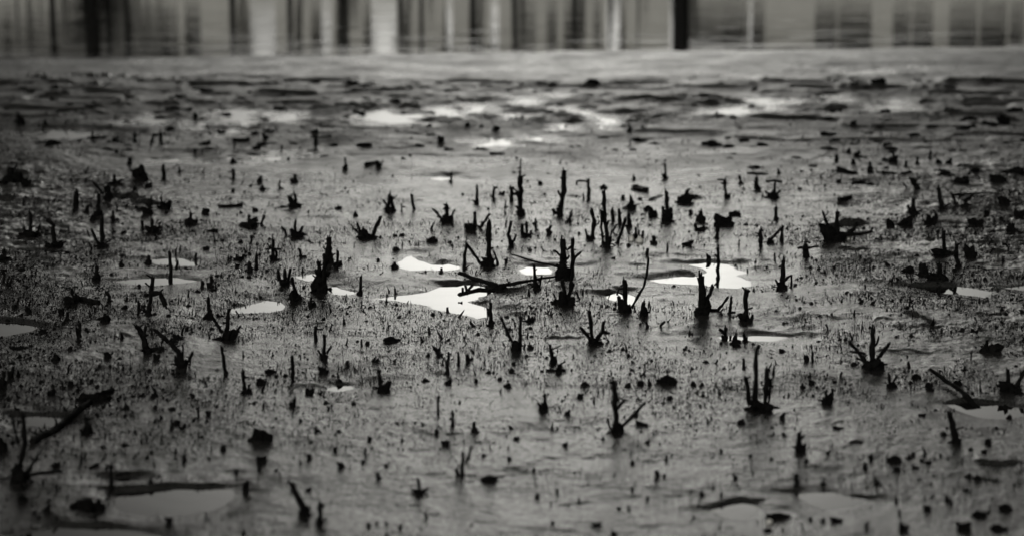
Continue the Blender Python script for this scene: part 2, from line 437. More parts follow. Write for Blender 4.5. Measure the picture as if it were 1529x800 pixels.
# ground grid: one sheet, fine where the camera stands near, coarse towards the horizon
ypix = np.linspace(838, 84, 820)
yr = np.array([on_plane(W0 / 2, p)[1] for p in ypix])
rows = np.concatenate([np.array([-60, -30, -12, -5, -1.5, 0.8, 2.2, 3.2, 4.0]), yr[yr > 4.4], np.array([22.5, 23.2, 24.5, 27, 32, 40, 50, 60, 61.5, 63, 64.5, 66, 68, 72, 80, 95, 120, 180, 300, 500, 900, 1600])])
rows = np.unique(rows)
NC = 960
tcol = np.linspace(-0.285, 0.285, NC)
ext = np.array([0.31, 0.35, 0.42, 0.55, 0.8, 1.3, 2.5, 5, 10])
tcol = np.concatenate([-ext[::-1], tcol, ext])
X = tcol[None, :] * np.maximum(rows, 4.5)[:, None]
Y = np.repeat(rows[:, None], len(tcol), 1)
Z = ground_height(X, Y)
nr, nc = X.shape
V = np.stack([X.ravel(), Y.ravel(), Z.ravel()], 1)
ii = (np.arange(nr - 1)[:, None] * nc + np.arange(nc - 1)[None, :]).ravel()
Fq = np.stack([ii, ii + 1, ii + nc + 1, ii + nc], 1)
ground = fast_mesh('mudflat_ground', V, Fq, 4, M_MUD, True)
tag(ground, 'wet grey mudflat running from the foreground to the channel', kind='structure')

def gz(x, y):
    """height of the built ground at x, y (bilinear)"""
    x = np.asarray(x, float); y = np.asarray(y, float)
    r = np.clip(np.searchsorted(rows, y) - 1, 0, nr - 2)
    t = x / np.maximum(y, 4.5)
    c = np.clip(np.searchsorted(tcol, t) - 1, 0, nc - 2)
    fy = (y - rows[r]) / (rows[r + 1] - rows[r]); fx = (t - tcol[c]) / (tcol[c + 1] - tcol[c])
    return (Z[r, c] * (1 - fx) + Z[r, c + 1] * fx) * (1 - fy) + (Z[r + 1, c] * (1 - fx) + Z[r + 1, c + 1] * fx) * fy

def ground_at(px, py):
    z = 0.02
    for _ in range(4):
        p = on_plane(px, py, z); z = float(gz(p[0], p[1])) * 0.7 + z * 0.3
    p = on_plane(px, py, z)
    return np.array([p[0], p[1], float(gz(p[0], p[1]))])

# puddle water sheets
for i, P in enumerate(POOLW):
    sc = P[:, 1].mean() / 8.0
    lo, hi = P.min(0) - 0.09 * sc, P.max(0) + 0.09 * sc
    st = 0.018 * sc
    gx = np.arange(lo[0], hi[0], st); gy = np.arange(lo[1], hi[1], st * 2)
    CX, CY = np.meshgrid(gx + st / 2, gy + st)
    D, I, B = pool_fields(CX.ravel(), CY.ravel())
    ok = ((D < 0.06 * sc) & (I == i)).reshape(CX.shape)
    vid = {}; vs = []; fs = []
    def vv(a, b):
        if (a, b) not in vid:
            vid[(a, b)] = len(vs); vs.append((lo[0] + a * st, lo[1] + b * 2 * st, 0.0))
        return vid[(a, b)]
    for b, a in zip(*np.nonzero(ok)):
        fs.append((vv(a, b), vv(a + 1, b), vv(a + 1, b + 1), vv(a, b + 1)))
    if fs:
        o = mesh_obj('puddle_water', vs, fs, M_FARPUD if sc > 1.4 else M_PUDDLE, None, True)
        tag(o, kind='structure')

# the channel beyond the mud
xe = np.linspace(-200, 200, 401)
wv = [(x, float(water_edge(np.array([x]))[0]) - 0.3, 0.0) for x in xe] + [(x, 66.5, 0.0) for x in xe]
wf = [(k, k + 1, 401 + k + 1, 401 + k) for k in range(400)]
tag(mesh_obj('channel_water', wv, wf, M_RIVER, None, True), 'still channel water reflecting the far shore', kind='structure')
# ------------------------------------------------------------------ builders for wood and mud
def tube(path, radii, sides=7, jit=0.12, rs=None):
    """tapered, slightly crooked closed tube; returns verts, faces"""
    rs = rs or random
    pts = [Vector(p) for p in path]
    P, R = [], []
    for i in range(len(pts) - 1):
        a, b = pts[i], pts[i + 1]
        n = 3 if (b - a).length > radii[i] * 5 else 2
        for k in range(n):
            t = k / n
            r = radii[i] * (1 - t) + radii[i + 1] * t
            off = Vector((rs.uniform(-1, 1), rs.uniform(-1, 1), rs.uniform(-1, 1))) * r * 0.28 if (i or k) else Vector()
            P.append(a.lerp(b, t) + off); R.append(r * (1 + rs.uniform(-1, 1.3) * jit))
    P.append(pts[-1]); R.append(radii[-1] * rs.uniform(0.95, 1.2))
    V, F = [], []
    up = Vector((0.31, 0.9, 0.2)).normalized()
    for i, p in enumerate(P):
        d = (P[min(i + 1, len(P) - 1)] - P[max(i - 1, 0)]).normalized()
        u = d.cross(up)
        if u.length < 1e-3: u = d.cross(Vector((1, 0, 0)))
        u.normalize(); w = d.cross(u)
        for k in range(sides):
            a = 2 * math.pi * k / sides
            rr = R[i] * (1 + rs.uniform(-0.13, 0.13))
            q = p + (u * math.cos(a) + w * math.sin(a)) * rr
            if i == len(P) - 1: q += d * rs.uniform(-0.5, 0.5) * R[i]
            V.append(q)
    for i in range(len(P) - 1):
        for k in range(sides):
            k2 = (k + 1) % sides
            F.append((i * sides + k, i * sides + k2, (i + 1) * sides + k2, (i + 1) * sides + k))
    F.append(tuple(range(sides - 1, -1, -1)))
    F.append(tuple((len(P) - 1) * sides + k for k in range(sides)))
    return V, F

def lump(c, rx, ry, rz, seed, rings=7, segs=14, rough=0.3, nubs=0):
    """uneven half-buried mound with knobbly outline"""
    V, F = [], []
    rs = random.Random(seed)
    ph = rs.uniform(0, 50)
    nub = [(rs.uniform(0, 2 * math.pi), rs.uniform(0.1, 1.1), rs.uniform(0.4, 1.0)) for _ in range(nubs)]
    for i in range(rings + 1):
        el = -0.45 + (math.pi / 2 + 0.45) * i / rings
        for k in range(segs):
            az = 2 * math.pi * k / segs
            d = (math.cos(el) * math.cos(az), math.cos(el) * math.sin(az), math.sin(el))
            n = float(vnoise(np.array([d[0] * 2.3 + ph]), np.array([d[1] * 2.3 + d[2] * 1.7 + ph]), 5)[0]) * rough \
                + float(vnoise(np.array([d[0] * 5.5 + ph]), np.array([d[1] * 5.5 + d[2] * 4 - ph]), 6)[0]) * rough * 0.6
            r = 1 + n
            for (na, ne, nh) in nub:
                dd = (math.cos(ne) * math.cos(na), math.cos(ne) * math.sin(na), math.sin(ne))
                dot = d[0] * dd[0] + d[1] * dd[1] + d[2] * dd[2]
                r += nh * max(0, (dot - 0.86) / 0.14) ** 1.5
            V.append((c[0] + d[0] * rx * r, c[1] + d[1] * ry * r, c[2] + d[2] * rz * r))
    for i in range(rings):
        for k in range(segs):
            k2 = (k + 1) % segs
            F.append((i * segs + k, i * segs + k2, (i + 1) * segs + k2, (i + 1) * segs + k))
    F.append(tuple(rings * segs + k for k in range(segs)))
    return V, F

ITEMS = []      # every counted thing: root, pixel position, kind phrase, size
def sub(V, loc): return [(v[0] - loc[0], v[1] - loc[1], v[2] - loc[2]) for v in V]

def join(parts):
    V, F = [], []
    for v, f in parts:
        o = len(V); V += list(v); F += [tuple(i + o for i in q) for q in f]
    return V, F

def stub(bx, by, strokes, clump=None, label=None, desc=None, name='plant_stub', cat='plant stub', lm=None, group=None):
    """bx, by: foot in the photograph; strokes: (width px, [(x, y), ...]) from the foot up; clump: (half width px, height px)"""
    base = ground_at(bx, by)
    k = base[1] / F0 * 1.02
    seed = int(bx * 7 + by * 13); rs = random.Random(seed)
    parts = []
    allx = [bx]; ally = [by]
    for (w, pts) in strokes:
        P, R = [], []
        n = len(pts)
        lean = rs.uniform(-0.35, 0.35) * abs(pts[-1][1] - pts[0][1]) * k
        foot = ground_at(*pts[0]) if pts[0][1] >= by - 6 and abs(pts[0][1] - by) < 14 else base
        fy = foot[1] if pts[0][1] >= by - 6 else base[1]
        for i, (x, y) in enumerate(pts):
            p = at_depth(x, y, fy + lean * i / max(1, n - 1))
            P.append(p); R.append(max(0.0012, w * k * 0.52 * (1.1 - 0.22 * i / max(1, n - 1))))
            allx.append(x); ally.append(y)
        for i in range(n):                      # ends that reach the mud touch it
            g = float(gz(P[i][0], P[i][1]))
            if P[i][2] < g: P[i] = np.array([P[i][0], P[i][1], g + R[i] * 0.2])
        if pts[0][1] >= by - 6:
            g = float(gz(P[0][0], P[0][1]))
            P.insert(0, np.array([P[0][0], P[0][1], g - 0.015])); R.insert(0, R[0] * 1.25)
        shp = [tube(P, R, 7, 0.2, rs)]
        L = abs(pts[-1][1] - pts[0][1])
        if L > 12:                               # broken side shoots, knots and a splintered end
            for q in range(1 + int(L > 24) + int(L > 45)):
                i = rs.randrange(1, len(P)); a, b_ = np.array(P[i - 1]), np.array(P[i]); t = rs.uniform(0.25, 0.95)
                c0 = a + (b_ - a) * t; an = rs.uniform(0, 2 * math.pi); ln = R[i] * rs.uniform(1.6, 3.6)
                shp.append(tube([c0, c0 + np.array([math.cos(an), math.sin(an) * 0.6, rs.uniform(-0.2, 1.0)]) * ln], [R[i] * 0.55, R[i] * 0.3], 5, 0.2, rs))
            for q in range(2):
                c0 = np.array(P[-1]); an = rs.uniform(0, 2 * math.pi); d_ = c0 - np.array(P[-2]); d_ /= max(1e-6, np.linalg.norm(d_))
                o_ = np.array([math.cos(an), math.sin(an), 0]) * R[-1] * 0.45
                shp.append(tube([c0 + o_ - d_ * R[-1] * 1.5, c0 + o_ * 1.3 + d_ * R[-1] * rs.uniform(0.6, 2.2)], [R[-1] * 0.5, R[-1] * 0.18], 5, 0.2, rs))
        parts.append(('stem' if not parts else 'branch', join(shp), w * len(pts)))
    root_shapes = []
    if clump:
        cw, ch = clump
        c = (base[0], base[1], base[2] - 0.004)
        root_shapes.append(lump(c, cw * k * 0.82, cw * k * 0.66, ch * k * 1.1, seed, 6, 12, 0.34, 4 if cw > 7 else 2))
        if cw > 6:                              # short root spurs round the foot
            for q in range(rs.randint(3, 6)):
                a = rs.uniform(0, 2 * math.pi); r0 = cw * k * rs.uniform(0.9, 1.7); hh = rs.uniform(0.2, 1.2) * ch * k
                p0 = np.array(c) + [math.cos(a) * cw * k * 0.3, math.sin(a) * cw * k * 0.3, ch * k * 0.4]
                e = np.array(c) + [math.cos(a) * r0, math.sin(a) * r0, 0]
                e[2] = float(gz(e[0], e[1])) + (hh if rs.random() < 0.5 else 0)
                root_shapes.append(tube([p0, (p0 + e) / 2 + [0, 0, 0.1 * ch * k], e], [0.16 * cw * k, 0.12 * cw * k, 0.07 * cw * k + 0.001], 5, 0.15, rs))
    big = len(parts) + (1 if clump else 0) > 1 and (max(ally) - min(ally) > 16 or len(parts) > 1)
    loc = tuple(base)
    if big:
        root = empty(name, loc)
        for nm, (V, F), _ in parts: mesh_obj(nm, sub(V, loc), F, M_WOOD, root)
        if clump:
            V, F = join(root_shapes); mesh_obj('root_clump', sub(V, loc), F, M_CLUMP, root)
    else:
        V, F = join([p[1] for p in parts] + root_shapes)
        root = mesh_obj(name, sub(V, loc), F, M_WOOD); root.location = loc
    ITEMS.append(dict(o=root, x=bx, y=by, top=min(ally), label=label, desc=desc or (
        'thin' if strokes and strokes[0][0] < 5 else 'thick') , n=len(strokes), w=max(allx) - min(allx), cat=cat, lm=lm, group=group or 'plant stubs standing in the mud', kind='stub'))
    return root

def clod(x, y, w, h, label=None, lm=None, nubs=2, name='mud_clod', cat='mud clod', material=None, flat=False):
    b = ground_at(x, y); k = b[1] / F0 * (0.82 if y > 640 and material is None and w < 34 else 1)
    bigc = w > 24
    V, F = lump((0, 0, -0.1 * h * k), w * k / 2, w * k / 2 * (0.55 if bigc else 0.8), h * k * (0.8 if bigc else 1), int(x * 3 + y * 17), 9 if bigc else 6, 26 if bigc else 12, 0.26 if bigc else 0.32, 0 if bigc else nubs)
    if bigc and material is None:            # crumbly top: smaller lumps and root ends heaped on it
        rs = random.Random(int(x + y)); sh = [(V, F)]
        for q in range(7 + nubs):
            a = rs.uniform(0, 2 * math.pi); t = rs.uniform(0.2, 1.15)
            sh.append(lump((math.cos(a) * t * w * k / 2, math.sin(a) * t * w * k * 0.3, h * k * 0.55 * max(0.0, 1 - t)), w * k * rs.uniform(0.05, 0.16), w * k * rs.uniform(0.05, 0.14), h * k * rs.uniform(0.2, 0.5), q + int(x), 4, 8, 0.35, 1))
        V, F = join(sh)
    o = mesh_obj(name, V, F, material or M_CLUMP, None, material is not None); o.location = tuple(b)
    ITEMS.append(dict(o=o, x=x, y=y, top=y - h, label=label, desc='', n=0, w=w, cat=cat, lm=lm, group='dark mud clods' if name == 'mud_clod' else None, kind='clod', h=h))
    return o

def lying(pts, w0, w1, label=None, twigs=(), lm=None, lift=0.0, name='fallen_branch', cat='branch'):
    """a branch lying on the mud; pts in the photograph from thick to thin end; point y may carry a height in px"""
    P, R = [], []
    n = len(pts)
    for i, p in enumerate(pts):
        hpx = p[2] if len(p) > 2 else 0
        g = ground_at(p[0], p[1] + hpx); k = g[1] / F0
        w = (w0 + (w1 - w0) * i / max(1, n - 1))
        q = at_depth(p[0], p[1], g[1]) if hpx else g + [0, 0, w * k * 0.35]
        P.append(q); R.append(w * k / 2)
    loc = tuple(P[0]); rs = random.Random(int(pts[0][0]))
    V, F = tube(P, R, 8, 0.15, rs)
    if twigs:
        root = empty(name, loc)
        mesh_obj('stem', sub(V, loc), F, M_WOOD, root)
        for tw in twigs:
            TP = []
            for (x, y, Yo) in tw[1]:
                TP.append(at_depth(x, y, P[0][1] + Yo) if Yo is not None else ground_at(x, y))
            k = P[0][1] / F0
            V, F = tube(TP, [tw[0] * k / 2] * (len(TP) - 1) + [tw[0] * k / 4], 6, 0.15, rs)
            mesh_obj('twig', sub(V, loc), F, M_WOOD, root)
    else:
        root = mesh_obj(name, sub(V, loc), F, M_WOOD); root.location = loc
    xs = [p[0] for p in pts]; ys = [p[1] for p in pts]
    ITEMS.append(dict(o=root, x=sum(xs) / n, y=sum(ys) / n, top=min(ys), label=label, desc='', n=0, w=max(xs) - min(xs), cat=cat, lm=lm, group='branches lying on the mud', kind='lying'))
    return root
# ------------------------------------------------------------------ the stubs, branches and clods, one by one
S = stub
# -- the large ones, labelled by hand; lm is the phrase by which their neighbours are described
S(842,414,[(9,[(842,412),(841,385),(840,357)]),(6,[(855,408),(855,380),(855,357)]),(3.5,[(856,390),(861,382),(868,376)]),(3,[(840,366),(847,373),(855,366)]),(3,[(838,384),(832,377),(826,374)]),(3,[(842,392),(848,385),(850,382)])],(14,14),'tall bushy stub with crossing branches at the centre beside the small puddle',lm='the bushy central stub')
lying([(852,402,3),(825,396,7),(800,391,14),(782,385,18),(764,380,20)],4,2.5,'slender branch reaching left from the bushy central stub over the small puddle')
lying([(742,426,2),(715,418,6),(685,407,12)],7,6,'thick curved branch end rising left of the root tangle over the main puddle',lm='the curved branch over the main puddle')
lying([(745,427,2),(770,423,4),(800,417,4),(828,413,2)],6,3,'long thin branch lying from the root tangle rightward to the bushy central stub')
S(744,432,[(5,[(740,432),(728,437),(712,443),(699,449)]),(4,[(750,430),(756,424),(762,421)])],(9,7),'low root tangle with a twig dipping into the main central puddle',lm='the root tangle at the main puddle')
S(844,454,[(7,[(843,452),(842,436),(840,418)]),(5,[(850,450),(852,425),(855,402)]),(4,[(848,448),(853,432),(857,423)]),(3,[(831,452),(829,445),(826,438)]),(3,[(866,447),(862,440),(860,436)])],(12,14),'bushy stub directly in front of the tall central one with splayed twigs',lm='the bushy stub in front of the central one')
S(800,431,[(5,[(801,430),(799,412),(797,396)]),(3,[(806,428),(807,418),(809,411)]),(3,[(797,427),(793,425),(791,423)])],(6,5),'slim post stub at the near edge of the small central puddle')
S(934,467,[(7,[(934,465),(933,440),(932,419)]),(6,[(927,465),(925,452),(924,443)]),(3.5,[(943,460),(952,444),(961,428),(966,410),(968,385)]),(3,[(930,430),(923,432),(921,440)])],(10,14),'stub with one very long curved twig rising to its upper right',lm='the stub with the long curved twig')
S(961,470,[(6,[(960,470),(961,452)]),(3,[(948,466),(950,463)])],(8,11),'short pointed cone stub just right of the stub with long curved twig')
S(1050,468,[(11,[(1050,468),(1048,445),(1046,413)]),(6,[(1055,450),(1060,438),(1065,426)]),(4,[(1060,463),(1072,464),(1078,456),(1087,443)])],(12,15),'stout stub with a blocky post just below the right central puddle',lm='the stout stub below the right puddle')
S(1090,468,[(4,[(1090,468),(1091,455),(1092,443)]),(2.5,[(1090,466),(1098,465)])],(4,3),'thin upright twig between the stout stub and the knobbly post right of it')
S(1115,479,[(7,[(1114,478),(1113,455),(1115,432)]),(4,[(1122,476),(1124,470)]),(3,[(1115,434),(1120,434)])],(9,7),'knobbly post stub standing right of the stout stub below the right puddle',lm='the knobbly post right of the stout stub')
S(1072,407,[(5,[(1072,407),(1073,390),(1072,370)]),(3,[(1072,385),(1068,380)])],None,'thin stick standing in the water of the right central puddle',lm='the stick in the right puddle')
S(885,513,[(6,[(885,512),(883,490),(880,464)]),(4.5,[(882,508),(875,498),(866,488)]),(5,[(888,510),(899,497),(902,480)])],(9,9),'three-pronged stub like a trident right of the image centre',lm='the three-pronged trident stub')
S(773,521,[(5,[(776,519),(777,495),(777,473)]),(4,[(768,517),(757,495),(748,473)]),(4,[(770,517),(764,508),(756,497)]),(3,[(782,519),(785,513)])],(9,10),'stub with one vertical post and two rods leaning far left',lm='the stub with leaning rods')
S(733,486,[(5,[(733,485),(733,468),(732,451)])],(6,10),'slim post standing at the near right tip of the main puddle')
S(826,542,[(5,[(825,540),(823,525),(821,515)]),(2,[(824,524),(816,523)]),(2,[(824,522),(832,518),(838,515)]),(4,[(830,540),(829,532)])],(6,9),'knobbly stub with a thin crossing twig above a cone stub')
S(835,556,[(6,[(835,555),(835,543)]),(3,[(835,553),(825,552),(815,552)]),(3,[(835,553),(845,552)])],(6,8),'dark cone stub with a stick lying through its foot')
S(920,646,[(9,[(920,645),(919,620),(918,595),(917,570)]),(4,[(917,574),(909,569)]),(5,[(919,615),(926,604),(933,597)]),(5,[(926,641),(943,622),(963,601)]),(4,[(913,642),(909,633),(907,625)])],(10,12),'large forked stub in the foreground with long arm leaning right',lm='the large forked foreground stub')
S(1136,612,[(7,[(1127,608),(1128,560),(1130,518)]),(6,[(1119,604),(1116,580),(1113,563)]),(7,[(1143,608),(1144,580),(1146,550)]),(4,[(1147,606),(1149,585),(1151,566)])],(19,13),'tall cluster of four upright posts in the right foreground',lm='the tall four-post cluster')
S(1302,548,[(8,[(1302,546),(1303,518),(1304,490)]),(5,[(1292,540),(1282,525),(1268,511)]),(5,[(1308,538),(1318,526),(1328,512)]),(3.5,[(1292,528),(1280,526),(1269,524)]),(3,[(1305,518),(1310,512),(1312,502)])],(16,12),'spreading stub with raised arms on both sides in the right midground',lm='the stub with raised arms')
S(1245,358,[(7,[(1250,350),(1250,335),(1251,317)]),(4,[(1240,350),(1234,333),(1229,317)]),(3.5,[(1246,348),(1236,334),(1230,323)]),(5,[(1266,348),(1274,342),(1280,333)]),(2.5,[(1228,350),(1225,340),(1222,332)]),(5,[(1255,350),(1285,350),(1303,345)])],(19,14),'wide black stub raft with several prongs beside a white shell',lm='the wide stub raft')
S(1150,362,[(4,[(1149,360),(1158,350),(1168,340)]),(4.5,[(1167,360),(1168,350),(1168,339)])],(6,6),'bent twig like a hoop standing left of the wide stub raft')
S(1136,368,[(6,[(1136,368),(1136,355),(1136,343)])],(5,4),'short post immediately left of the bent hoop twig')
S(1166,432,[(7,[(1168,430),(1169,410),(1170,389)]),(3.5,[(1171,419),(1176,414),(1182,411)]),(3,[(1181,430),(1182,420),(1182,411)]),(3.5,[(1163,427),(1158,418)])],(9,9),'stub with an angular hooked arm right of the right central puddle',lm='the stub with the angular hook')
S(906,366,[(6,[(908,364),(903,330),(902,305),(901,286)]),(4,[(900,363),(898,340),(899,315)]),(3,[(905,340),(909,330)])],(8,9),'tallest thin stub of the upper centre with a second rod alongside',lm='the tall thin upper-centre stub')
S(881,358,[(6,[(884,356),(887,330),(883,313)]),(3,[(877,354),(874,342)])],(6,5),'thin stub with a kink just left of the tall thin one')
S(922,363,[(5,[(922,362),(929,345),(934,326)]),(3,[(934,336),(940,350)])],(4,4),'stub leaning right beside the white shells')
S(940,338,[(5,[(940,337),(939,320)]),],(6,4),'short post rising behind the right leaning stub by the shells')
S(914,331,[(5,[(915,330),(914,313)])],None,'left one of two short parallel posts behind the white shells')
S(925,335,[(5,[(925,334),(924,313)])],(4,3),'right one of two short parallel posts behind the white shells')
S(950,355,[(4,[(950,353),(949,340)]),(3,[(954,352),(954,344)]),(4,[(960,353),(960,345)])],(5,5),'trio of short nubs directly behind the white shells')
S(730,397,[(7,[(730,396),(729,365),(730,332)]),(3.5,[(743,394),(741,384),(737,375)]),(5,[(720,396),(708,380),(697,365)]),(5,[(692,401),(694,382),(697,364)]),(3,[(731,360),(735,357)])],(10,9),'stub with a large A-shaped bent twig at its left',lm='the stub with the A-shaped twig')
S(764,368,[(5,[(763,367),(759,350),(763,332)]),(4,[(766,362),(771,350)])],(5,6),'short crooked stub right of the A-shaped twig stub')
S(786,352,[(4,[(787,350),(786,331)]),(4,[(780,350),(780,336)]),(4,[(792,351),(794,344)])],(7,5),'low row of three nubs right of the crooked stub')
S(801,343,[(3,[(800,343),(800,328)])],(3,2))
S(820,348,[(5,[(819,348),(823,337)])],(5,6))
S(712,343,[(5,[(708,342),(709,317)]),(4,[(717,341),(724,330),(731,320)])],None)
S(702,343,[],(8,10)) if False else clod(702,343,14,10)
S(667,331,[(6,[(668,328),(667,307)]),(3.5,[(660,328),(652,318),(646,312)]),(3.5,[(673,327),(676,320),(679,314)])],(10,8),'fan-shaped stub with three splayed prongs left of upper centre',lm='the fan-shaped stub')
S(548,356,[(6,[(555,353),(561,340),(568,324)]),(4.5,[(540,353),(536,342),(533,334)]),(3.5,[(536,350),(531,343),(528,342)])],(11,8),'boat-shaped stub with upturned ends left of upper centre',lm='the boat-shaped stub')
S(581,316,[(5,[(580,315),(581,293)]),(5,[(587,315),(585,294)]),(3.5,[(579,310),(575,303),(572,299)])],(8,6),'upright pair of posts behind the boat-shaped stub',lm='the twin posts behind the boat-shaped stub')
S(616,314,[(5,[(618,313),(616,302),(615,291)])],None,'slim post alone to the right of the twin posts')
S(600,316,[(2.5,[(600,315),(599,304)]),(2,[(600,309),(605,309)])],None)
S(441,353,[(5,[(441,351),(441,331)]),(4,[(447,348),(452,338)]),(4,[(428,351),(425,344),(420,339)])],(9,7))
S(408,388,[(5,[(408,386),(408,357)]),(3,[(404,372),(399,364)]),(3,[(420,372),(408,371),(396,372)]),(3,[(412,385),(413,375)])],(7,6),'cross-shaped stub in the left midground',lm='the cross-shaped stub')
S(450,384,[(4,[(450,383),(446,371)]),(3,[(450,383),(455,383)])],(5,4))
S(490,392,[(8,[(489,391),(490,372),(491,355)]),(3.5,[(497,392),(495,380),(493,373)]),(3,[(492,362),(495,362)])],(9,10),'thick upright stub behind the tall bulky pillar stub')
S(503,396,[(4.5,[(504,395),(504,375)]),(4,[(510,395),(509,389)])],(7,5))
S(481,435,[(7,[(478,425),(477,406),(476,391)]),(6,[(484,424),(484,405),(485,389)]),(4,[(474,410),(471,402)]),(4,[(488,412),(492,405)])],(13,18),'tall bulky pillar stub between two small left central puddles',lm='the bulky pillar stub')
S(425,426,[(5,[(425,425),(425,403)]),(5,[(417,419),(415,403)]),(4,[(430,423),(434,402)])],(8,7),'three-fingered stub left of the bulky pillar stub')
S(443,448,[(6,[(444,446),(439,430),(436,415)])],(9,9),'stub leaning left just below the three-fingered stub')
S(538,439,[(5,[(538,438),(538,425),(539,412)])],(5,7),'slim dark post right of the small left central puddles',lm='the slim post right of the small puddles')
S(464,459,[(4,[(464,458),(465,443)]),(2.5,[(464,453),(460,451)])],(4,4))
S(337,506,[(6,[(338,502),(340,480),(342,461)]),(4,[(347,500),(353,494),(359,487)]),(5,[(332,496),(324,484),(315,470)])],(12,10),'stub with three prongs in front of a pale sliver of water on the left',lm='the left three-pronged stub')
S(312,475,[(5,[(312,472),(311,455),(311,444)])],(8,9),'stub whose foot meets the leaning prong of the left three-pronged stub')
S(272,548,[(8,[(272,540),(266,525),(250,508),(233,494)]),(5,[(282,540),(285,532),(287,526)]),(3.5,[(273,535),(273,514)]),(4,[(243,504),(242,512)])],(11,12),'heavy stub with a long thick arm slanting up to the left',lm='the heavy slanting stub')
S(220,527,[(8,[(220,525),(215,508),(211,496),(204,487)]),(5,[(214,502),(217,494),(218,486)]),(6,[(222,523),(235,521),(245,520)])],(8,7),'crooked stub with a lying foot left of the heavy slanting stub',lm='the crooked stub by the slanting one')
S(221,468,[(6,[(221,467),(224,450),(226,437),(228,414)]),(7,[(228,438),(240,438),(244,448),(246,456)]),(3,[(224,428),(217,422)])],(5,3),'stub like an upside-down chair near the far left puddle',lm='the chair-like stub')
S(207,468,[(4,[(207,467),(207,450)])],None,'short straight stick left of the chair-like stub')
S(255,421,[(5,[(255,421),(255,398),(253,376)]),(4,[(263,403),(265,390)])],None,'thin tall stick between the two left puddles',lm='the thin stick between the left puddles')
S(337,559,[(5,[(337,558),(334,538),(331,518)])],(5,5),'straight post below the left three-pronged stub')
S(366,587,[(6,[(366,585),(364,568),(363,553)]),(4,[(371,584),(372,573)])],(8,6),'short straight post with a side nub in the left foreground',lm='the short post with a side nub')
S(484,536,[(5,[(484,535),(484,517),(484,500)]),(3.5,[(488,528),(495,516)]),(3.5,[(480,530),(475,522)])],(7,7),'small trident stub left of centre',lm='the small trident stub')
S(471,508,[(5,[(471,508),(471,495),(472,486)]),(2.5,[(472,491),(482,491)])],None)
S(437,569,[(5,[(437,568),(437,550),(436,532)])],(3,3),'knobbly vertical stick in the left midground below the small trident stub')
S(573,584,[(6,[(569,582),(567,566),(566,552)]),(3,[(577,578),(580,568)]),(3,[(566,578),(556,578)])],(12,10),'shaggy stub with a stump-like foot left of centre foreground',lm='the shaggy stub')
S(657,531,[(4.5,[(657,530),(651,523),(647,517)])],(5,5))
S(670,535,[(3.5,[(670,534),(670,525)])],None)
S(668,557,[(5,[(668,556),(667,538)])],(5,4))
S(698,542,[(5,[(698,541),(697,529)])],(3,3))
S(654,618,[(4.5,[(654,617),(654,592)])],(3,2),'thin bare post in the centre foreground',lm='the bare post in the centre foreground')
S(676,636,[(5,[(676,635),(675,615)]),(4,[(671,624),(674,626)])],(4,4))
S(708,643,[(5,[(708,641),(708,629)])],(7,7))
S(690,709,[(6,[(690,707),(691,676)]),(4,[(696,692),(700,680),(704,666)]),(5,[(683,708),(682,700)])],(5,4),'foreground stub of two close posts with a slim taller prong',lm='the twin-post foreground stub')
S(627,738,[(5,[(627,736),(624,715)]),(4,[(627,733),(620,731),(614,731)]),(4,[(627,733),(634,731),(640,729)])],(7,6),'small cross-armed stub near the bottom centre',lm='the small cross-armed stub')
S(636,773,[(4,[(637,772),(633,764)])],(4,3))
S(454,768,[(9,[(453,762),(446,745),(441,734),(437,722)])],(10,13),'thick stub leaning left at the bottom left of centre',lm='the thick leaning bottom stub')
S(478,782,[(8,[(477,778),(478,765),(478,753)])],(7,12),'squat stub just right of the thick leaning bottom stub')
S(813,613,[(5,[(814,611),(813,588)]),(3.5,[(808,608),(803,602)])],(8,9),'small dark stub with a cone foot left of the large forked foreground stub',lm='the cone-footed stub')
S(1235,601,[(5,[(1236,599),(1233,583)]),(4,[(1241,596),(1243,580)])],(10,9),'small shaggy two-horned stub right of the tall four-post cluster',lm='the two-horned stub')
S(1194,672,[(7,[(1193,671),(1193,658),(1194,646)]),(4,[(1201,670),(1203,662)])],(8,8),'squat pawn-shaped stub in the lower right',lm='the pawn-shaped stub')
S(1426,660,[(9,[(1427,657),(1424,640),(1418,615)]),(4,[(1418,622),(1415,618)])],(8,7),'thick post leaning left in the lower right corner area',lm='the thick leaning right post')
S(1506,583,[(6,[(1506,578),(1505,551)]),(6,[(1517,578),(1523,567),(1530,553)]),(5,[(1498,580),(1490,574)])],(16,11),'V-shaped stub cut by the right edge of the picture',lm='the V-shaped stub at the right edge')
S(1473,523,[(6,[(1473,521),(1474,508)])],(11,11))
S(1331,577,[(5,[(1329,575),(1328,560)]),(3.5,[(1333,572),(1340,561)])],(8,8))
S(1213,539,[(3.5,[(1213,538),(1213,525)])],None); clod(1204,538,9,8)
S(1235,492,[(3,[(1236,491),(1233,484)])],None)
S(1402,438,[(4,[(1402,438),(1403,427)])],None,'short peg standing in the far right puddle')
S(1501,612,[(6,[(1501,612),(1502,604)])],None,'short thick peg in the puddle by the right edge')
S(1189,723,[(7,[(1189,722),(1189,709)])],(5,4),'single nub on the lip of the lower right puddle')
S(1098,514,[(6,[(1097,514),(1099,500)])],(8,8),'middle lump stub of the three at the small puddle below the knobbly post')
S(1083,506,[(5,[(1083,505),(1084,488)]),(5,[(1082,497),(1074,491)])],(6,6),'left lump stub of the three at the small puddle below the knobbly post')
S(1112,510,[(4,[(1112,510),(1111,498)])],(6,5),'right lump stub of the three at the small puddle below the knobbly post')
S(1050,350,[],None) if False else None
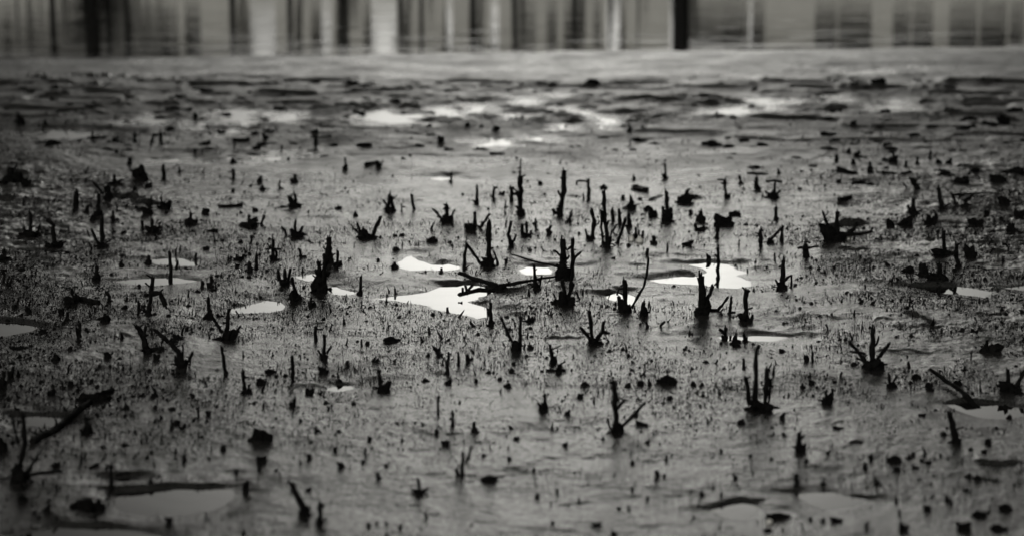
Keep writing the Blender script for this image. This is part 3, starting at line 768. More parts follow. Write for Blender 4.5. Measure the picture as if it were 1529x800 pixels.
# left side and foreground
S(28,716,[(8,[(28,712),(30,690),(37,660),(33,618)]),(4.5,[(27,662),(22,640),(17,620)]),(6,[(40,706),(48,692),(56,681)]),(3.5,[(24,700),(10,714),(0,716)]),(6,[(40,709),(65,705),(92,703)])],(17,15),'tall dark stub with many limbs at the left edge',lm='the many-limbed stub at the left edge')
S(3,668,[],(12,26)) if False else clod(3,672,22,22,'large dark mud heap cut by the left edge')
lying([(48,662),(70,650),(95,633),(120,612),(145,592),(168,584)],10,7,'long heavy branch slanting up from the many-limbed stub at left',[(3,[(80,643,0.2),(84,630,0.2),(80,620,0.2)]),(2.5,[(110,620,0.5),(126,618,0.5),(134,612,0.5)]),(3,[(150,590,0.8),(152,579,0.8),(160,575,0.8)]),(2.5,[(158,587,0.8),(166,592,0.8),(172,590,0.8)]),(3,[(120,612,0.6),(131,600,0.55),(128,590,0.6)]),(3,[(140,600,0.8),(155,587,0.8),(172,586,0.8)]),(3,[(100,628,0.5),(113,612,0.45),(113,592,0.5)]),(4,[(130,604,0.75),(133,590,0.75),(145,580,0.75)]),(3,[(62,655,0.1),(50,645,0.05),(42,640,0.05)])],lm='the long slanting branch at left')
clod(138,596,46,14,'matted heap of twigs and mud under the long slanting branch',nubs=6)
S(131,646,[(8,[(133,644),(131,635),(128,624)])],(8,10),'upright cone stub below the long slanting branch')
S(166,728,[(7,[(166,727),(166,710),(166,693)])],(5,5),'round-topped post above the large bottom left puddle',lm='the round-topped post')
lying([(172,708),(194,708)],4,4)
clod(130,758,48,20,'broad dark heap left of the large bottom left puddle',lm='the heap by the bottom left puddle',nubs=5)
clod(367,732,14,13,'round clod at the right tip of the large bottom left puddle',nubs=3)
clod(388,655,36,20,'biggest smooth dark clod in the left foreground',lm='the biggest left foreground clod',nubs=3)
S(275,689,[(5,[(275,687),(275,677)])],(4,7))
S(296,623,[(4,[(296,622),(296,608)])],(4,3)); clod(312,619,8,6)
S(256,640,[(4,[(256,638),(256,626)])],(5,4)); clod(275,637,6,5)
S(85,730,[(4,[(85,729),(85,723)])],(3,3))
clod(34,747,18,12); clod(69,762,15,8); clod(154,667,9,5); clod(334,671,11,9); clod(225,719,9,6); clod(238,711,6,5); clod(58,772,9,4); clod(254,778,10,9,nubs=3); clod(65,720,6,5)
lying([(133,699),(147,694)],3,5)
clod(82,537,11,9,nubs=3); clod(16,565,11,13,nubs=3); clod(28,562,6,8); clod(161,534,12,8,nubs=3); clod(77,589,14,8); clod(265,505,10,8,nubs=3); clod(234,536,10,6); clod(3,580,14,14); clod(157,480,12,12); clod(62,496,9,6); clod(106,575,10,8)
S(102,556,[(3,[(102,555),(103,545),(108,541)])],(3,3))
S(118,512,[(4,[(117,511),(116,503)])],None); S(118,502,[(5,[(118,500),(119,482)])],(5,9))
S(100,477,[(4,[(100,476),(101,465)])],(6,5))
S(107,452,[(4,[(108,440),(107,430)])],(9,9)); lying([(115,446),(130,450),(148,453)],7,6,'stout short log lying right of a clump at the left side')
S(162,451,[(5,[(162,450),(163,443),(158,435)]),(3,[(163,449),(169,449)])],(4,3))
clod(92,468,8,8); clod(43,466,8,7)
S(302,429,[(5,[(302,428),(302,420)])],(4,4)); S(315,428,[(5,[(315,426),(315,413)])],(6,8))
clod(28,520,30,5,nubs=3)
# upper left
S(82,370,[(6,[(81,366),(80,350),(79,336),(70,328)]),(3,[(75,366),(66,361)]),(3,[(86,366),(93,359)])],(12,8),'dark crooked stub with a bent head at the far left midground',lm='the bent-headed stub at far left')
S(153,369,[(6,[(152,366),(153,348),(152,326)]),(4,[(148,365),(142,356),(137,343)]),(3,[(157,364),(167,357)])],(10,6),'upright stub with a thin second prong left of it at left midground',lm='the pronged stub at left midground')
S(46,352,[(5,[(45,350),(45,318)]),(3.5,[(37,348),(35,338)]),(4,[(55,349),(60,336)])],(14,7),'low dark stub cluster with a central stick at the far left')
S(15,277,[(9,[(15,272),(15,252)])],(17,11),'large black heap with a raised peak at the left edge far out')
clod(40,278,18,9,nubs=3)
S(160,298,[(4,[(154,290),(147,281),(138,271)]),(4,[(157,288),(157,278)])],(8,9),'far stub with a thin arm raised to its left')
S(114,311,[(7,[(114,309),(114,287)])],(4,4)); S(129,319,[(5,[(129,317),(130,308)])],(6,7)); S(147,322,[(6,[(147,318),(147,290)])],(8,8),'tall dark stub among the black clumps at upper left')
S(170,331,[(4,[(170,329),(169,316)]),(4,[(171,327),(178,331)])],(4,3))
S(227,346,[(5,[(227,344),(227,327)]),(5,[(213,342),(212,330)]),(4,[(233,345),(239,337)])],(11,7),'crown-like stub with three peaks at upper left',lm='the crown-like stub')
S(222,319,[(6,[(223,316),(224,297)]),(3,[(218,313),(203,311)])],(10,8)); S(246,311,[(4,[(242,305),(240,294)])],(9,9))
S(285,334,[(5,[(285,331),(285,318)])],(9,8)); clod(305,319,12,8); lying([(326,309),(345,309),(362,308)],4,5,'straight dark stick lying flat at upper left')
S(370,338,[(5,[(372,335),(372,322)])],(14,8),'broad dark mound with a peak near the curled twig at upper left'); S(391,337,[(4,[(390,335),(392,330),(394,322)]),(3,[(389,335),(384,337),(378,338)])],(3,3))
clod(170,348,7,6); clod(186,348,7,6); clod(138,328,9,8)
S(6,388,[(5,[(6,386),(6,372)])],(8,7)); S(222,393,[(5,[(222,391),(222,381)])],(6,8)); S(182,397,[(3,[(182,396),(182,388)])],(5,5)); S(145,417,[(6,[(145,413),(145,397)])],(7,9))
S(6,422,[(4,[(6,420),(6,410),(3,402)])],(3,3)); S(355,388,[(4,[(355,386),(353,379)]),(4,[(345,386),(345,382)]),(4,[(362,386),(365,380)])],(9,4))
S(354,400,[(3,[(354,398),(352,394)])],(4,3)); S(373,405,[(5,[(372,403),(373,392)])],(6,6)); S(383,401,[(5,[(383,399),(383,380)])],(4,5))
S(291,387,[(4,[(291,386),(293,378)])],(3,3)); clod(308,372,10,5); clod(318,345,12,4)
# far left field
S(194,246,[(5,[(194,244),(193,236)])],(5,7)); S(212,268,[(6,[(212,262),(212,251)])],(12,14),'round black far clump at upper left',lm='the round black far clump'); S(244,267,[(5,[(244,266),(244,247)])],(3,3),'lone upright peg right of the round black far clump')
S(268,258,[(3,[(268,257),(268,249)]),(2.5,[(268,256),(275,258)])],(3,3)); S(291,231,[(4,[(291,230),(291,223)])],None); clod(348,243,9,6)
S(348,268,[(5,[(348,267),(348,253)])],None,'small far upright peg, the right one of the upper left field'); clod(348,287,6,6); S(171,274,[(5,[(171,270),(170,260)]),(4,[(176,272),(184,268)])],(9,4))
clod(201,283,6,5); clod(221,279,11,5)
S(201,214,[(5,[(201,213),(201,200)])],None); S(240,215,[(5,[(240,214),(240,199)])],None); clod(174,214,11,7); clod(292,177,8,9); clod(32,185,12,10); clod(68,187,7,5); S(472,222,[(5,[(472,221),(472,207)])],None,'far dark peg standing alone before the pale far puddles',lm='the far lone peg'); clod(472,198,8,7)
S(290,227,[],None) if False else None
S(346,222,[(3,[(350,221),(350,211)])],None); S(138,212,[(4,[(138,211),(138,198)])],(4,3))
S(229,213,[(4,[(226,212),(230,200)])],None); S(420,225,[(3,[(420,224),(421,217)])],None); clod(397,208,9,6)
S(389,273,[(4,[(389,272),(389,263)])],(4,6)); clod(392,284,9,7); S(418,282,[(4,[(418,281),(416,276),(419,270)])],(4,4)); S(441,271,[(5,[(441,269),(440,260)])],(6,6)); S(441,309,[(5,[(441,306),(440,289)])],(9,8)); S(515,254,[(3,[(516,252),(515,236)]),(3,[(514,253),(513,248)])],(5,7)); lying([(545,247),(555,245),(563,244)],5,4,'short far branch lying beside a small clod'); clod(565,249,8,8,nubs=3)
clod(658,212,10,11,nubs=3); clod(740,195,9,9); clod(697,188,8,5); clod(640,190,8,5); S(674,272,[(3.5,[(674,271),(674,258)])],(3,4)); clod(602,238,6,3)
S(712,304,[(4,[(712,302),(712,278)])],(5,7)); S(737,297,[(4,[(736,296),(738,280)]),(3,[(738,281),(743,280)])],(4,5)); clod(750,290,10,4); S(589,400,[(4,[(589,398),(589,391)])],(6,7)); S(659,407,[(3.5,[(659,406),(659,400)])],(4,4)); clod(647,360,12,6); clod(600,352,10,3); clod(756,392,5,5)
S(389,300,[],None) if False else None
clod(505,312,8,5); clod(381,315,7,5); clod(531,322,8,4)
# upper centre
S(778,321,[(8,[(778,318),(776,300),(777,285),(777,264)]),(4,[(774,293),(770,287)]),(3.5,[(775,314),(770,307)])],(7,8),'tall spiky stub left of two others at upper centre',lm='the tall spiky upper-centre stub')
S(776,258,[(2.5,[(777,257),(778,237)]),(2,[(777,249),(772,253)])],(3,3))
S(764,302,[(5,[(764,300),(764,290),(762,279)]),(3.5,[(763,281),(768,280)])],None); clod(807,276,7,6)
S(836,321,[(7,[(836,319),(839,300),(842,285),(842,255)]),(4,[(839,296),(833,285)])],(7,8),'tall slender stub with bulging middle at upper centre',lm='the bulging slender stub')
S(851,331,[(4,[(851,330),(853,316)]),(2.5,[(852,328),(846,326)])],(4,3)); S(879,299,[(5,[(879,298),(879,283),(878,269)]),(3,[(878,271),(868,270),(861,271)]),(3,[(871,298),(871,290)]),(2.5,[(861,271),(861,277)])],(4,4),'gallows-shaped stub at upper centre',lm='the gallows-shaped stub')
clod(902,281,12,5); clod(946,268,6,5); lying([(942,283),(953,285),(968,286)],2,8,'long dark sliver of wood lying flat at upper centre right')
S(994,267,[(4,[(994,265),(993,246)])],(5,6),'far slim peg with a swollen foot right of upper centre'); S(942,311,[(5,[(942,308),(942,293)])],(9,9)); clod(930,297,6,5); clod(955,299,8,4)
S(996,331,[(5,[(990,330),(990,309)]),(6,[(996,330),(996,304),(995,287)]),(5,[(1001,330),(1002,311)])],(8,10),'dense dark three-post stub right of upper centre',lm='the dense three-post stub')
S(1024,303,[(6,[(1024,301),(1025,292),(1027,284)])],(15,7),'stub on a wide flat dark mound right of upper centre',lm='the stub on the wide flat mound'); S(1085,295,[(5,[(1084,293),(1082,280),(1082,268)]),(2.5,[(1082,269),(1071,268)])],(5,7)); S(1106,275,[(4,[(1106,274),(1104,262)])],(5,5)); S(1130,284,[(6,[(1130,282),(1130,265)])],(6,10),'far cone post left of the anchor-shaped stub')
clod(965,313,8,6); clod(976,323,15,11,nubs=3); clod(1032,319,6,6); S(1047,330,[(6,[(1047,328),(1046,315)])],(8,11)); clod(1098,322,18,6,'smooth oblong dark clod right of upper centre'); S(1044,344,[(4,[(1040,341),(1038,334)]),(4,[(1049,342),(1052,337)])],(9,5)); clod(1080,336,24,13,nubs=5); S(1071,356,[(5,[(1070,355),(1072,336)])],(3,4))
S(977,364,[(5,[(976,361),(976,353)])],(6,6)); S(966,379,[(4.5,[(966,378),(967,371)])],None); clod(1026,365,14,4); S(997,373,[(2.5,[(997,373),(997,363)])],None); S(1103,369,[(2.5,[(1103,368),(1104,358)])],None); clod(1058,386,8,5)
S(1059,388,[],None) if False else None
S(940,196,[(4,[(942,194),(938,186)])],(5,4)); clod(960,192,7,4); clod(718,190,7,4)
# centre and foreground small ones
S(668,466,[(3.5,[(668,465),(668,458)])],(4,3),'tiny cone in the near shallows of the main puddle'); S(691,440,[(3.5,[(691,439),(691,429)])],None,'tiny peg standing in the main central puddle'); S(590,438,[(3,[(590,437),(590,430)])],(3,2)); clod(687,454,7,4)
S(966,488,[(4,[(966,487),(965,480)])],(3,4)); S(991,484,[(3.5,[(986,486),(993,480)])],None); S(791,480,[(3.5,[(790,478),(789,470)]),(3,[(795,478),(795,472)])],(8,5)); clod(585,509,18,8,'spiky low clod in the centre left midground',nubs=5); S(539,515,[(3,[(540,516),(540,506)])],None); S(487,526,[(3,[(487,525),(494,515)])],None) if False else None
clod(387,572,11,10); clod(461,588,13,9); clod(405,555,16,5); clod(484,555,14,6); clod(669,573,10,6); clod(758,577,10,5); clod(756,577,6,3) if False else None
clod(996,570,27,12,'long lumpy clod like a boot in the right centre foreground',lm='the boot-shaped clod',nubs=4); clod(957,573,10,7,nubs=3); clod(970,573,8,5); S(961,559,[(3,[(961,558),(963,553)])],(3,3)); clod(866,593,10,5); S(938,594,[],None) if False else None
S(1110,550,[(4,[(1110,548),(1110,535)])],(4,3)); clod(1035,574,9,5); clod(1000,595,10,5); lying([(950,632),(967,635)],6,4)
clod(652,645,9,6); clod(666,662,14,8); clod(552,656,10,9); clod(733,716,27,12,'two-lobed dark clod right of the twin-post foreground stub',nubs=3); clod(510,696,11,9,nubs=3); S(566,713,[(4,[(565,711),(562,705)])],(6,5)); clod(597,788,10,9); clod(550,785,9,6); clod(562,781,7,5); clod(577,781,7,4); clod(542,690,8,6); clod(392,688,20,8,nubs=4); clod(462,732,10,7); clod(437,606,10,9,nubs=3); clod(387,700,9,6); clod(412,702,7,4); clod(462,684,12,7,nubs=3); clod(500,671,8,6)
S(545,676,[(3,[(545,675),(546,668)])],(3,3)); clod(760,685,7,6); clod(982,709,10,10,nubs=3); clod(992,710,6,4); clod(945,691,9,5); clod(802,741,10,7); clod(864,746,6,4); clod(797,701,6,6); clod(845,664,8,5); clod(771,655,10,5); clod(968,660,7,5); clod(995,685,7,5); clod(848,618,7,6); clod(924,759,8,5); clod(938,759,7,5); clod(944,731,7,5); clod(966,745,8,4); clod(892,783,15,5,nubs=3); clod(918,797,11,7); clod(832,733,7,6)
clod(1107,631,12,6,nubs=3); clod(1168,624,8,8); clod(1098,713,9,6); clod(1047,737,8,6); clod(1077,673,7,4)
# right side
clod(1335,688,25,14,'dark bear-shaped clod in the lower right',lm='the dark clod in the lower right',nubs=4); clod(1300,684,9,8); clod(1357,683,7,6); clod(1292,698,10,7,nubs=3); clod(1310,720,11,7); clod(1249,640,16,4); clod(1340,700,14,5,nubs=3); clod(1506,624,11,5); clod(1378,620,10,4)
clod(1162,772,34,11,'wide dark clod beside a pale pebble at the bottom right',lm='the clod by the pale pebble',nubs=3); clod(1149,780,10,8,'small pale pebble at the bottom right beside a wide dark clod',name='pebble',cat='pebble',material=M_SHELL,nubs=0); clod(1146,792,16,6)
clod(1294,787,8,9); clod(1385,759,15,6); clod(1350,790,20,10,nubs=4); clod(1210,775,9,6); clod(1250,778,20,7,nubs=5); clod(1228,778,9,6); clod(1338,748,6,9); clod(1343,766,6,8); S(1415,748,[(6,[(1414,747),(1415,739)])],None); S(1422,752,[(5,[(1421,751),(1419,744)])],None)
clod(1236,676,10,5); clod(1204,688,9,5); clod(1475,662,12,10,nubs=4); clod(1470,675,10,6); clod(1450,671,8,5); clod(1386,690,14,4); clod(1365,698,10,5); clod(1170,648,7,4); clod(1463,770,26,14,nubs=6); clod(1500,760,26,14,nubs=6); clod(1490,790,30,14,nubs=6); clod(1440,790,24,12,nubs=6)
lying([(1462,612,2),(1450,598,6),(1435,583,6),(1417,571,6),(1403,560,8),(1389,551,10)],9,5,'long straight branch slanting down toward the puddle at the right edge',lm='the slanting branch at right')
clod(1387,579,10,9,nubs=3); clod(1368,563,14,6); S(1358,550,[(4,[(1358,548),(1356,540)])],None); clod(1430,573,14,5)
S(1245,563,[(4,[(1255,562),(1257,555)])],None); clod(1198,578,9,7); clod(1211,572,8,6)
S(1204,384,[(9,[(1204,382),(1203,366)]),(3.5,[(1204,371),(1212,369),(1222,368)]),(3.5,[(1202,371),(1196,370),(1191,371)])],(6,6),'cross-like squat stub below the bent hoop twig',lm='the squat cross-like stub')
clod(1265,357,13,9,'square white shell lying against the wide stub raft',name='shell',cat='shell',material=M_SHELL,nubs=0)
clod(943,359,10,8,'left one of two white shells in the upper centre mud',name='shell',cat='shell',material=M_SHELL,nubs=0); clod(955,361,12,8,'right one of two white shells in the upper centre mud',name='shell',cat='shell',material=M_SHELL,nubs=0)
S(1410,379,[(6,[(1410,376),(1409,345)])],(14,6)); S(1431,398,[(6,[(1431,396),(1428,382),(1428,364)]),(4,[(1428,374),(1420,380)])],(6,5))
S(1404,417,[(7,[(1403,412),(1403,394)])],(12,12),'bulky dark clump stub above the far right puddle',lm='the bulky clump above the far right puddle'); S(1379,408,[(8,[(1379,406),(1379,394)])],(9,10)); clod(1357,405,16,7,nubs=4)
S(1159,328,[(5,[(1158,327),(1159,310)])],(4,4)); S(1154,295,[(4,[(1157,291),(1157,273)]),(3.5,[(1148,291),(1143,286)]),(3.5,[(1160,291),(1165,284)]),(3.5,[(1143,271),(1156,270),(1168,272)])],(11,6),'anchor-shaped stub right of upper centre',lm='the anchor-shaped stub')
S(1364,319,[(6,[(1363,317),(1364,298)]),(4,[(1358,314),(1355,307)])],(8,7)); S(1407,312,[(6,[(1407,310),(1403,292),(1401,280)])],(6,5),'leaning post among low twigs in the upper right',lm='the leaning post at upper right'); S(1427,306,[(4.5,[(1427,305),(1422,291)])],None); S(1440,307,[(5,[(1440,305),(1446,297),(1453,291)])],(7,5)); lying([(1425,291,3),(1450,289,3),(1470,288,3),(1491,289,0)],4,2,'long thin stick lying flat in the upper right')
lying([(1253,301),(1262,299),(1271,296)],7,6,'short thick billet lying above the wide stub raft'); S(1369,283,[(8,[(1370,282),(1366,275),(1362,269)])],(5,3)); clod(1284,275,32,6); clod(1270,259,24,5)
S(1249,242,[(6,[(1249,240),(1249,231)])],(4,4)); clod(1267,228,7,6); clod(1279,233,8,7); clod(1274,245,8,7); S(1299,257,[(5,[(1299,254),(1299,242)])],(6,9),'far dark cone stub left of a spiky far clump'); S(1333,242,[(3.5,[(1333,238),(1335,227)]),(4,[(1325,240),(1318,237)])],(9,7)); S(1353,250,[(4,[(1353,248),(1353,240)])],(4,6)); S(1370,246,[(4,[(1370,244),(1370,235)])],(4,6)); S(1388,237,[(3.5,[(1388,236),(1390,225)])],(3,3)); S(1163,260,[(4,[(1163,259),(1162,252)])],(3,3)); clod(1252,273,7,6); clod(1402,245,9,8); clod(1416,245,11,6)
clod(1330,338,12,8,nubs=3); clod(1350,336,22,9,nubs=5); clod(1455,336,22,8,nubs=3); clod(1473,322,10,9); clod(1397,328,8,9); clod(1388,334,16,8,nubs=4); clod(1450,383,16,12,nubs=4); clod(1436,272,24,6,nubs=4); clod(1460,258,20,6,nubs=4); clod(1490,270,24,9,nubs=5); clod(1520,260,24,10,nubs=5); clod(1500,305,18,8,nubs=4); clod(1522,325,16,12,nubs=4); clod(1510,345,14,10,nubs=4)
S(1157,388,[(2.5,[(1157,388),(1157,378)])],None); clod(1170,404,10,5) if False else None; S(1479,380,[(3.5,[(1479,378),(1483,370)])],None)
clod(1313,125,20,7); clod(1275,188,10,7); clod(1448,181,26,9,nubs=3); clod(1245,170,22,6); clod(1470,188,14,9); clod(1500,185,20,9,nubs=3)
# ------------------------------------------------------------------ labels for the smaller things: what they are and what they stand beside
POOL_LM = [((650,450),'the main central puddle'),((640,396),'the notched puddle above the main one'),((1080,411),'the right central puddle'),((802,404),'the small central puddle'),
 ((262,392),'the upper left puddle'),((230,420),'the lower of the twin left puddles'),((510,434),'the little puddle by the bulky pillar stub'),((385,460),'the pale sliver puddle'),((10,492),'the puddle at the left edge'),
 ((1430,434),'the far right puddle'),((1120,505),'the small puddle below the knobbly post'),((260,748),'the large bottom left puddle'),((110,800),'the bottom left corner puddle'),((1240,746),'the lower right puddle'),
 ((1100,765),'the small bottom right puddle'),((1480,612),'the puddle at the right edge'),((65,628),'the puddle behind the slanting branch'),((100,201),'the leftmost far puddle'),((225,182),'the second far puddle from left'),
 ((365,178),'the bright far puddle at left'),((590,175),'the long bright far puddle'),((710,163),'the small bright far puddle'),((780,174),'the thin far streak puddle'),((850,163),'the tiny far middle puddle'),((895,180),'the far speckled puddle'),
 ((1090,168),'the long far right puddle'),((1140,156),'the highest far right puddle'),((1328,158),'the bright far spot at right'),((412,235),'the small far oval puddle')]
LMS = [(p, n, None) for p, n in POOL_LM] + [((it['x'], (it['y'] + it['top']) / 2), it['lm'], it['o'].name) for it in ITEMS if it['lm']]
def rel(it, lm):
    dx = it['x'] - lm[0][0]; dy = (it['y'] - lm[0][1]) * 2.2
    far = 'just ' if math.hypot(dx, dy) < 60 else ('' if math.hypot(dx, dy) < 130 else 'well ')
    if abs(dx) > abs(dy): return far + ('left of ' if dx < 0 else 'right of ') + lm[1]
    return far + ('behind ' if dy < 0 else 'in front of ') + lm[1]
def describe(it):
    if it['kind'] == 'clod':
        r = it['h'] / max(1, it['w'])
        size = 'tiny' if it['w'] < 8 else ('small' if it['w'] < 13 else 'broad')
        return '%s %s dark mud clod' % (size, 'flat' if r < 0.55 else ('rounded' if r < 0.9 else 'steep'))
    if it['kind'] == 'lying': return 'short dark stick lying'
    h = it['y'] - it['top']
    size = 'tiny' if h < 12 else ('short' if h < 22 else 'upright')
    shape = {0: 'lump', 1: 'single stub', 2: 'two-pronged stub', 3: 'three-pronged stub'}.get(it['n'], 'many-pronged stub')
    return '%s %s %s' % (size, it['desc'], shape)
used = {it['label'] for it in ITEMS if it['label']}
todo = [it for it in ITEMS if not it['label']]
def cand(it, n=12):
    own = sorted(LMS, key=lambda l: math.hypot(it['x'] - l[0][0], 2.2 * (it['y'] - l[0][1])) + (1e9 if l[2] == it['o'].name else 0))
    return own[:n]
for it in todo:
    d = describe(it); lab = None
    for lm in cand(it):
        c = d + ' ' + rel(it, lm)
        if c not in used and len(c.split()) <= 16: lab = c; break
    it['label'] = lab or d; used.add(it['label'])
for it in ITEMS:
    tag(it['o'], it['label'], it['cat'], it['group'])

# ------------------------------------------------------------------ litter: thousands of tiny spikes and crumbs on the mud
def scatter(N, seed, far_k):
    g = np.random.default_rng(seed)
    yy = np.sqrt(g.uniform(4.7 ** 2, 15.0 ** 2, N * 5))
    xx = g.uniform(-0.29, 0.29, N * 5) * yy
    dens = 0.48 + 0.55 * rot_noise(xx, yy, 0.5, 91) + 0.5 * rot_noise(xx, yy, 0.13, 92) + 0.3 * rot_noise(xx, yy, 0.05, 93)
    sidew = sstep((np.abs(xx) / yy - 0.10) / 0.14)
    fieldw = 0.22 + 0.9 * np.exp(-((yy - 7.9) / far_k) ** 2)
    dens = np.clip(dens, 0.015, 2) * fieldw * (0.60 + 1.7 * sidew * sstep((yy - 5.2) / 2))
    keep = g.uniform(0, 1.0, len(xx)) < dens
    xx, yy = xx[keep], yy[keep]
    PD, PI, PB = pool_fields(xx, yy)
    k = (PD > 0.012) | (g.uniform(0, 1, len(xx)) < 0.02)
    xx, yy = xx[k][:N], yy[k][:N]
    return g, xx, yy, gz(xx, yy), len(xx)
# fine grains and hair-thin shoots: three-sided spikes
rng, xx, yy, zz, n = scatter(300000, 5, 2.6)
size = np.clip(rng.lognormal(0, 0.4, n), 0.4, 2.5)
spike = rng.uniform(0, 1, n) < 0.22
r = np.where(spike, 0.0010, 0.0018) * size
h = np.where(spike, 0.0045 * rng.uniform(0.4, 2.0, n), 0.0015) * size
az = rng.uniform(0, 2 * np.pi, n)
Vs = [np.stack([xx + np.cos(az + q * 2.094) * r * rng.uniform(0.6, 1.5, n), yy + np.sin(az + q * 2.094) * r, zz - 0.0006], 1) for q in range(3)]
Vs.append(np.stack([xx + rng.normal(0, 0.3, n) * h, yy + rng.normal(0, 0.3, n) * h, zz + h], 1))
V = np.stack(Vs, 1).reshape(-1, 3); b4 = np.arange(n) * 4
tris = [np.stack([b4 + q, b4 + (q + 1) % 3, b4 + 3], 1) for q in range(3)]
tag(fast_mesh('mud_grit', V, np.concatenate(tris), 3, M_LITTER), 'fine dark grit and hair-thin shoots peppering the mud', 'grit', kind='stuff')
# coarser crumbs, snail-sized bits and little pegs
rng, xx, yy, zz, n = scatter(16000, 6, 2.6)
spike = rng.uniform(0, 1, n) < 0.45
size = np.clip(rng.lognormal(-0.25, 0.55, n), 0.3, 3.2)
r = np.where(spike, 0.0018, 0.0042) * size
h = np.where(spike, 0.0075 * size * rng.uniform(0.6, 1.8, n), 0.0040 * size)
az = rng.uniform(0, 2 * np.pi, n)
lx, ly = rng.normal(0, 0.35, n) * h, rng.normal(0, 0.35, n) * h
Vs = []
for q in range(4):
    a = az + q * np.pi / 2
    Vs.append(np.stack([xx + np.cos(a) * r * rng.uniform(0.6, 1.8, n), yy + np.sin(a) * r, zz - 0.001], 1))
for q in range(4):
    a = az + q * np.pi / 2 + 0.4
    rr = np.where(spike, 0.5, 0.7) * r * rng.uniform(0.4, 1.3, n)
    Vs.append(np.stack([xx + lx + np.cos(a) * rr, yy + ly + np.sin(a) * rr, zz + h * rng.uniform(0.6, 1.15, n)], 1))
V = np.stack(Vs, 1).reshape(-1, 3)
b8 = np.arange(n) * 8
quads = [np.stack([b8 + q, b8 + (q + 1) % 4, b8 + 4 + (q + 1) % 4, b8 + 4 + q], 1) for q in range(4)] + [np.stack([b8 + 4, b8 + 5, b8 + 6, b8 + 7], 1)]
tag(fast_mesh('mud_litter', V, np.concatenate(quads), 4, M_LITTER), 'small dark crumbs and pegs strewn over the mud', 'litter', kind='stuff')

# out towards the channel: low dark lumps and weed, thick in drifts
g = np.random.default_rng(21); sh = []; cnt = 0
while cnt < 320:
    y = g.uniform(11.5, 17.6); x = g.uniform(-0.29, 0.29) * y
    q = float(rot_noise(np.array([x * 0.5]), np.array([y]), 0.8, 97)[0]) + 0.5 * abs(x) / y / 0.26
    if g.uniform(0, 1) > q: continue
    if pool_fields(np.array([x]), np.array([y]))[0][0] < 0.06: continue
    w = float(np.clip(g.lognormal(-3.55, 0.5), 0.012, 0.06))
    sh.append(lump((x, y, float(gz(x, y))), w, w * g.uniform(0.5, 1.2), w * g.uniform(0.15, 0.45), cnt, 4, 9, 0.4, 0)); cnt += 1
V, F = join(sh)
tag(mesh_obj('weed_lumps', V, F, M_CLUMP), 'drifts of low dark lumps and weed on the far mud', kind='stuff')

# ------------------------------------------------------------------ far shore, seen mirrored in the channel
DS = 70.0
wall_top = mirrored(700, 19, DS - 2)[1]
def box(x0, x1, y0, y1, z0, z1):
    V = [(x0, y0, z0), (x1, y0, z0), (x1, y1, z0), (x0, y1, z0), (x0, y0, z1), (x1, y0, z1), (x1, y1, z1), (x0, y1, z1)]
    return V, [(0, 3, 2, 1), (4, 5, 6, 7), (0, 1, 5, 4), (1, 2, 6, 5), (2, 3, 7, 6), (3, 0, 4, 7)]
def xpos(px, D=DS): return mirrored(px, 50, D)[0]
V, F = box(-60, 60, DS - 2.4, DS - 1.2, -0.6, wall_top - 0.12)
qw = empty('quay_wall', (0, DS - 2, 0)); tag(qw, 'long pale concrete quay wall along the far shore', 'wall')
mesh_obj('wall_face', sub(V, (0, DS - 2, 0)), F, M_CONC, qw)
V, F = box(-60, 60, DS - 2.5, DS - 0.9, wall_top - 0.12, wall_top); mesh_obj('coping', sub(V, (0, DS - 2, 0)), F, M_WALLP, qw)
V, F = box(-90, 90, DS - 1.2, DS + 30, -0.7, wall_top - 0.15); tag(mesh_obj('quay_ground', V, F, M_BANK), 'level grassy ground behind the quay wall', kind='structure')

def hut(px0, px1, h, wallm, openings, label, roof=0.9, D=DS, depth=4.0, cat='hut'):
    x0, x1 = xpos(px0, D), xpos(px1, D)
    root = empty('waterfront_hut', ((x0 + x1) / 2, D, wall_top)); tag(root, label, cat, 'huts along the far quay')
    loc = root.location
    z0, z1 = wall_top - 0.14, wall_top + h
    shapes = [box(x0, x0 + 0.15, D, D + depth, z0, z1), box(x1 - 0.15, x1, D, D + depth, z0, z1), box(x0 + 0.15, x1 - 0.15, D + depth - 0.15, D + depth, z0, z1)]
    cur = x0 + 0.15
    for (a, b, dark) in sorted(openings):
        xa, xb = max(cur, xpos(a, D)), min(x1 - 0.15, xpos(b, D))
        if xb <= xa: continue
        if xa > cur: shapes.append(box(cur, xa, D, D + 0.15, z0, z1))
        shapes.append(box(xa, xb, D, D + 0.15, wall_top + 1.34, z1) if h > 1.3 else box(xa, xb, D, D + 0.15, z1 - 0.02, z1))
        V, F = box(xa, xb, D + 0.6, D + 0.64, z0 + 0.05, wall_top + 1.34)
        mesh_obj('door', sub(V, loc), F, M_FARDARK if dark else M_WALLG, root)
        cur = xb
    if cur < x1 - 0.15: shapes.append(box(cur, x1 - 0.15, D, D + 0.15, z0, z1))
    V, F = join(shapes); mesh_obj('wall', sub(V, loc), F, wallm, root)
    if roof:
        o = 0.25; yc = D + depth / 2
        V = [(x0 - o, D - o, z1), (x1 + o, D - o, z1), (x1 + o, D + depth + o, z1), (x0 - o, D + depth + o, z1), (x0 - o, yc, z1 + roof), (x1 + o, yc, z1 + roof)]
        F = [(0, 3, 2, 1), (0, 1, 5, 4), (2, 3, 4, 5), (1, 2, 5), (3, 0, 4)]
        mesh_obj('roof', sub(V, loc), F, M_ROOF, root)
    return root
hut(1030,1118,1.5,M_WALLG,[(1035,1060,0),(1078,1115,1)],'low grey waterfront hut with a dark doorway, left of the gap')
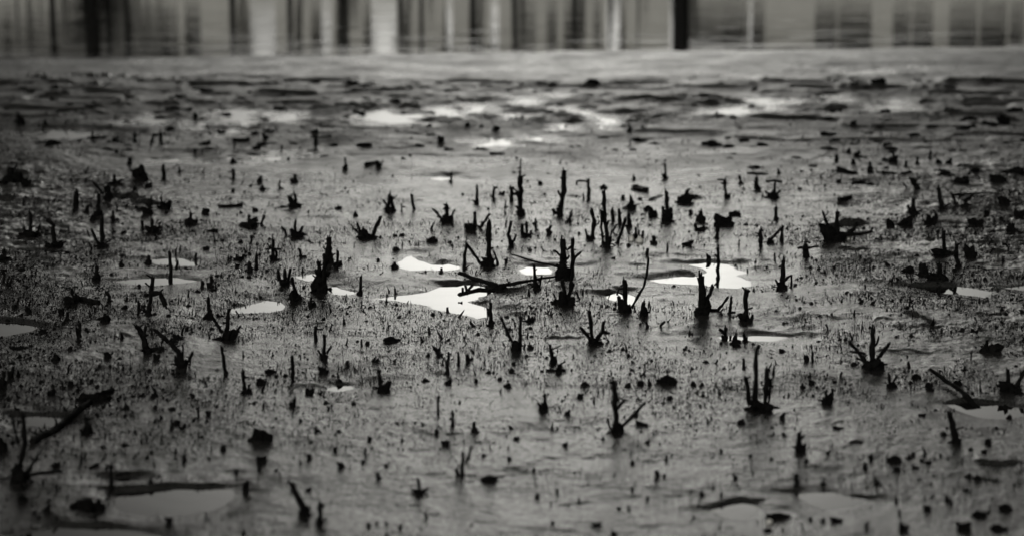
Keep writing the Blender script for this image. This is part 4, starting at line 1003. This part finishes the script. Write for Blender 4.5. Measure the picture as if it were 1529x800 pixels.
hut(1143,1620,1.5,M_CONC,[(1216,1250,1),(1252,1302,1),(1333,1360,1),(1362,1394,1),(1417,1460,1),(1463,1504,1),(1507,1530,1)],'long pale boathouse with a row of dark doorways at the right')
hut(935,1000,1.9,M_WALLP,[],'plain pale waterfront hut beside the dark mooring post')
hut(745,905,1.9,M_CONC,[(775,800,0),(816,832,1),(842,874,1),(886,900,0)],'pale waterfront hut with four doorways in the middle')
hut(592,662,1.7,M_CONC,[(600,612,0)],'narrow grey waterfront hut with one doorway')
hut(676,731,1.6,M_CONC,[(700,722,0)],'small pale waterfront hut among the narrow gaps')
hut(495,543,1.8,M_CONC,[(498,508,1)],'small concrete waterfront hut left of the middle')
hut(412,464,1.7,M_CONC,[(440,452,0)],'small concrete waterfront hut between two gaps of sky')
hut(-140,262,1.9,M_WALLG,[(-80,-60,1),(5,18,1),(40,52,0),(74,86,1),(186,200,1),(210,230,0),(240,255,1)],'long dark grey waterfront shed at the left')
hut(266,352,1.5,M_CONC,[(276,300,1)],'grey waterfront hut beside the long dark shed')
def post(px, w, h, label):
    x = xpos(px, DS - 3); k = w / F0 * DS / 2
    V, F = tube([(x, DS - 3, -1.0), (x, DS - 3, 2.0), (x, DS - 3, h)], [k, k, k * 0.95], 12, 0.02)
    tag(mesh_obj('mirrored_post', V, F, M_DARK if w > 5.5 else M_WALLG), label, 'post', 'posts before the far quay')
post(1015, 25, 5.4, 'thick black mooring post before the far quay, right of centre')
post(80, 8, 4.6, 'slim dark post before the long shed')
post(190, 6, 4.0, 'slimmer dark post before the long shed')
rp = random.Random(4)
for px in (30, 48, 160, 172, 225, 345, 436, 506, 520, 598, 633, 705, 768, 858, 912, 950):  # invented poles, out of view, added to put vertical streaks in the channel reflection
    pw = rp.uniform(3, 9); post(px + rp.uniform(-4, 4), pw, rp.uniform(3.0, 4.3), 'added slim dark pole before the far quay, streaking the channel reflection')
def far_tree(px, w, h, rc, zc, label, seed):
    x = xpos(px, DS - 3.2); k = w / F0 * DS / 2; rs = random.Random(seed)
    root = empty('dark_tree', (x, DS - 3.2, 0)); tag(root, label, 'tree', 'trees before the far quay'); loc = (x, DS - 3.2, 0)
    V, F = tube([(x, DS - 3.2, -0.8), (x + 0.05, DS - 3.2, 2.0), (x - 0.03, DS - 3.2, h)], [k, k, k * 0.8], 10, 0.06, rs); mesh_obj('trunk', sub(V, loc), F, M_DARK, root)
    VV, FF = [], []
    for i in range(1500):
        a, b, c = rs.gauss(0, 0.45), rs.gauss(0, 0.45), rs.gauss(0, 0.42)
        c0 = Vector((a * rc, b * rc, zc + c * rc)); s = 0.13
        u = Vector((rs.uniform(-1, 1), rs.uniform(-1, 1), rs.uniform(-1, 1))).normalized() * s; v = u.orthogonal().normalized() * s
        o = len(VV); VV += [c0 - u, c0 + v * 0.6, c0 + u, c0 - v * 0.6]; FF.append((o, o + 1, o + 2, o + 3))
    mesh_obj('crown', VV, FF, M_LEAF, root)
far_tree(137, 22, 5.2, 0.75, 2.2, 'dark tree with low crown standing before the long shed', 3)
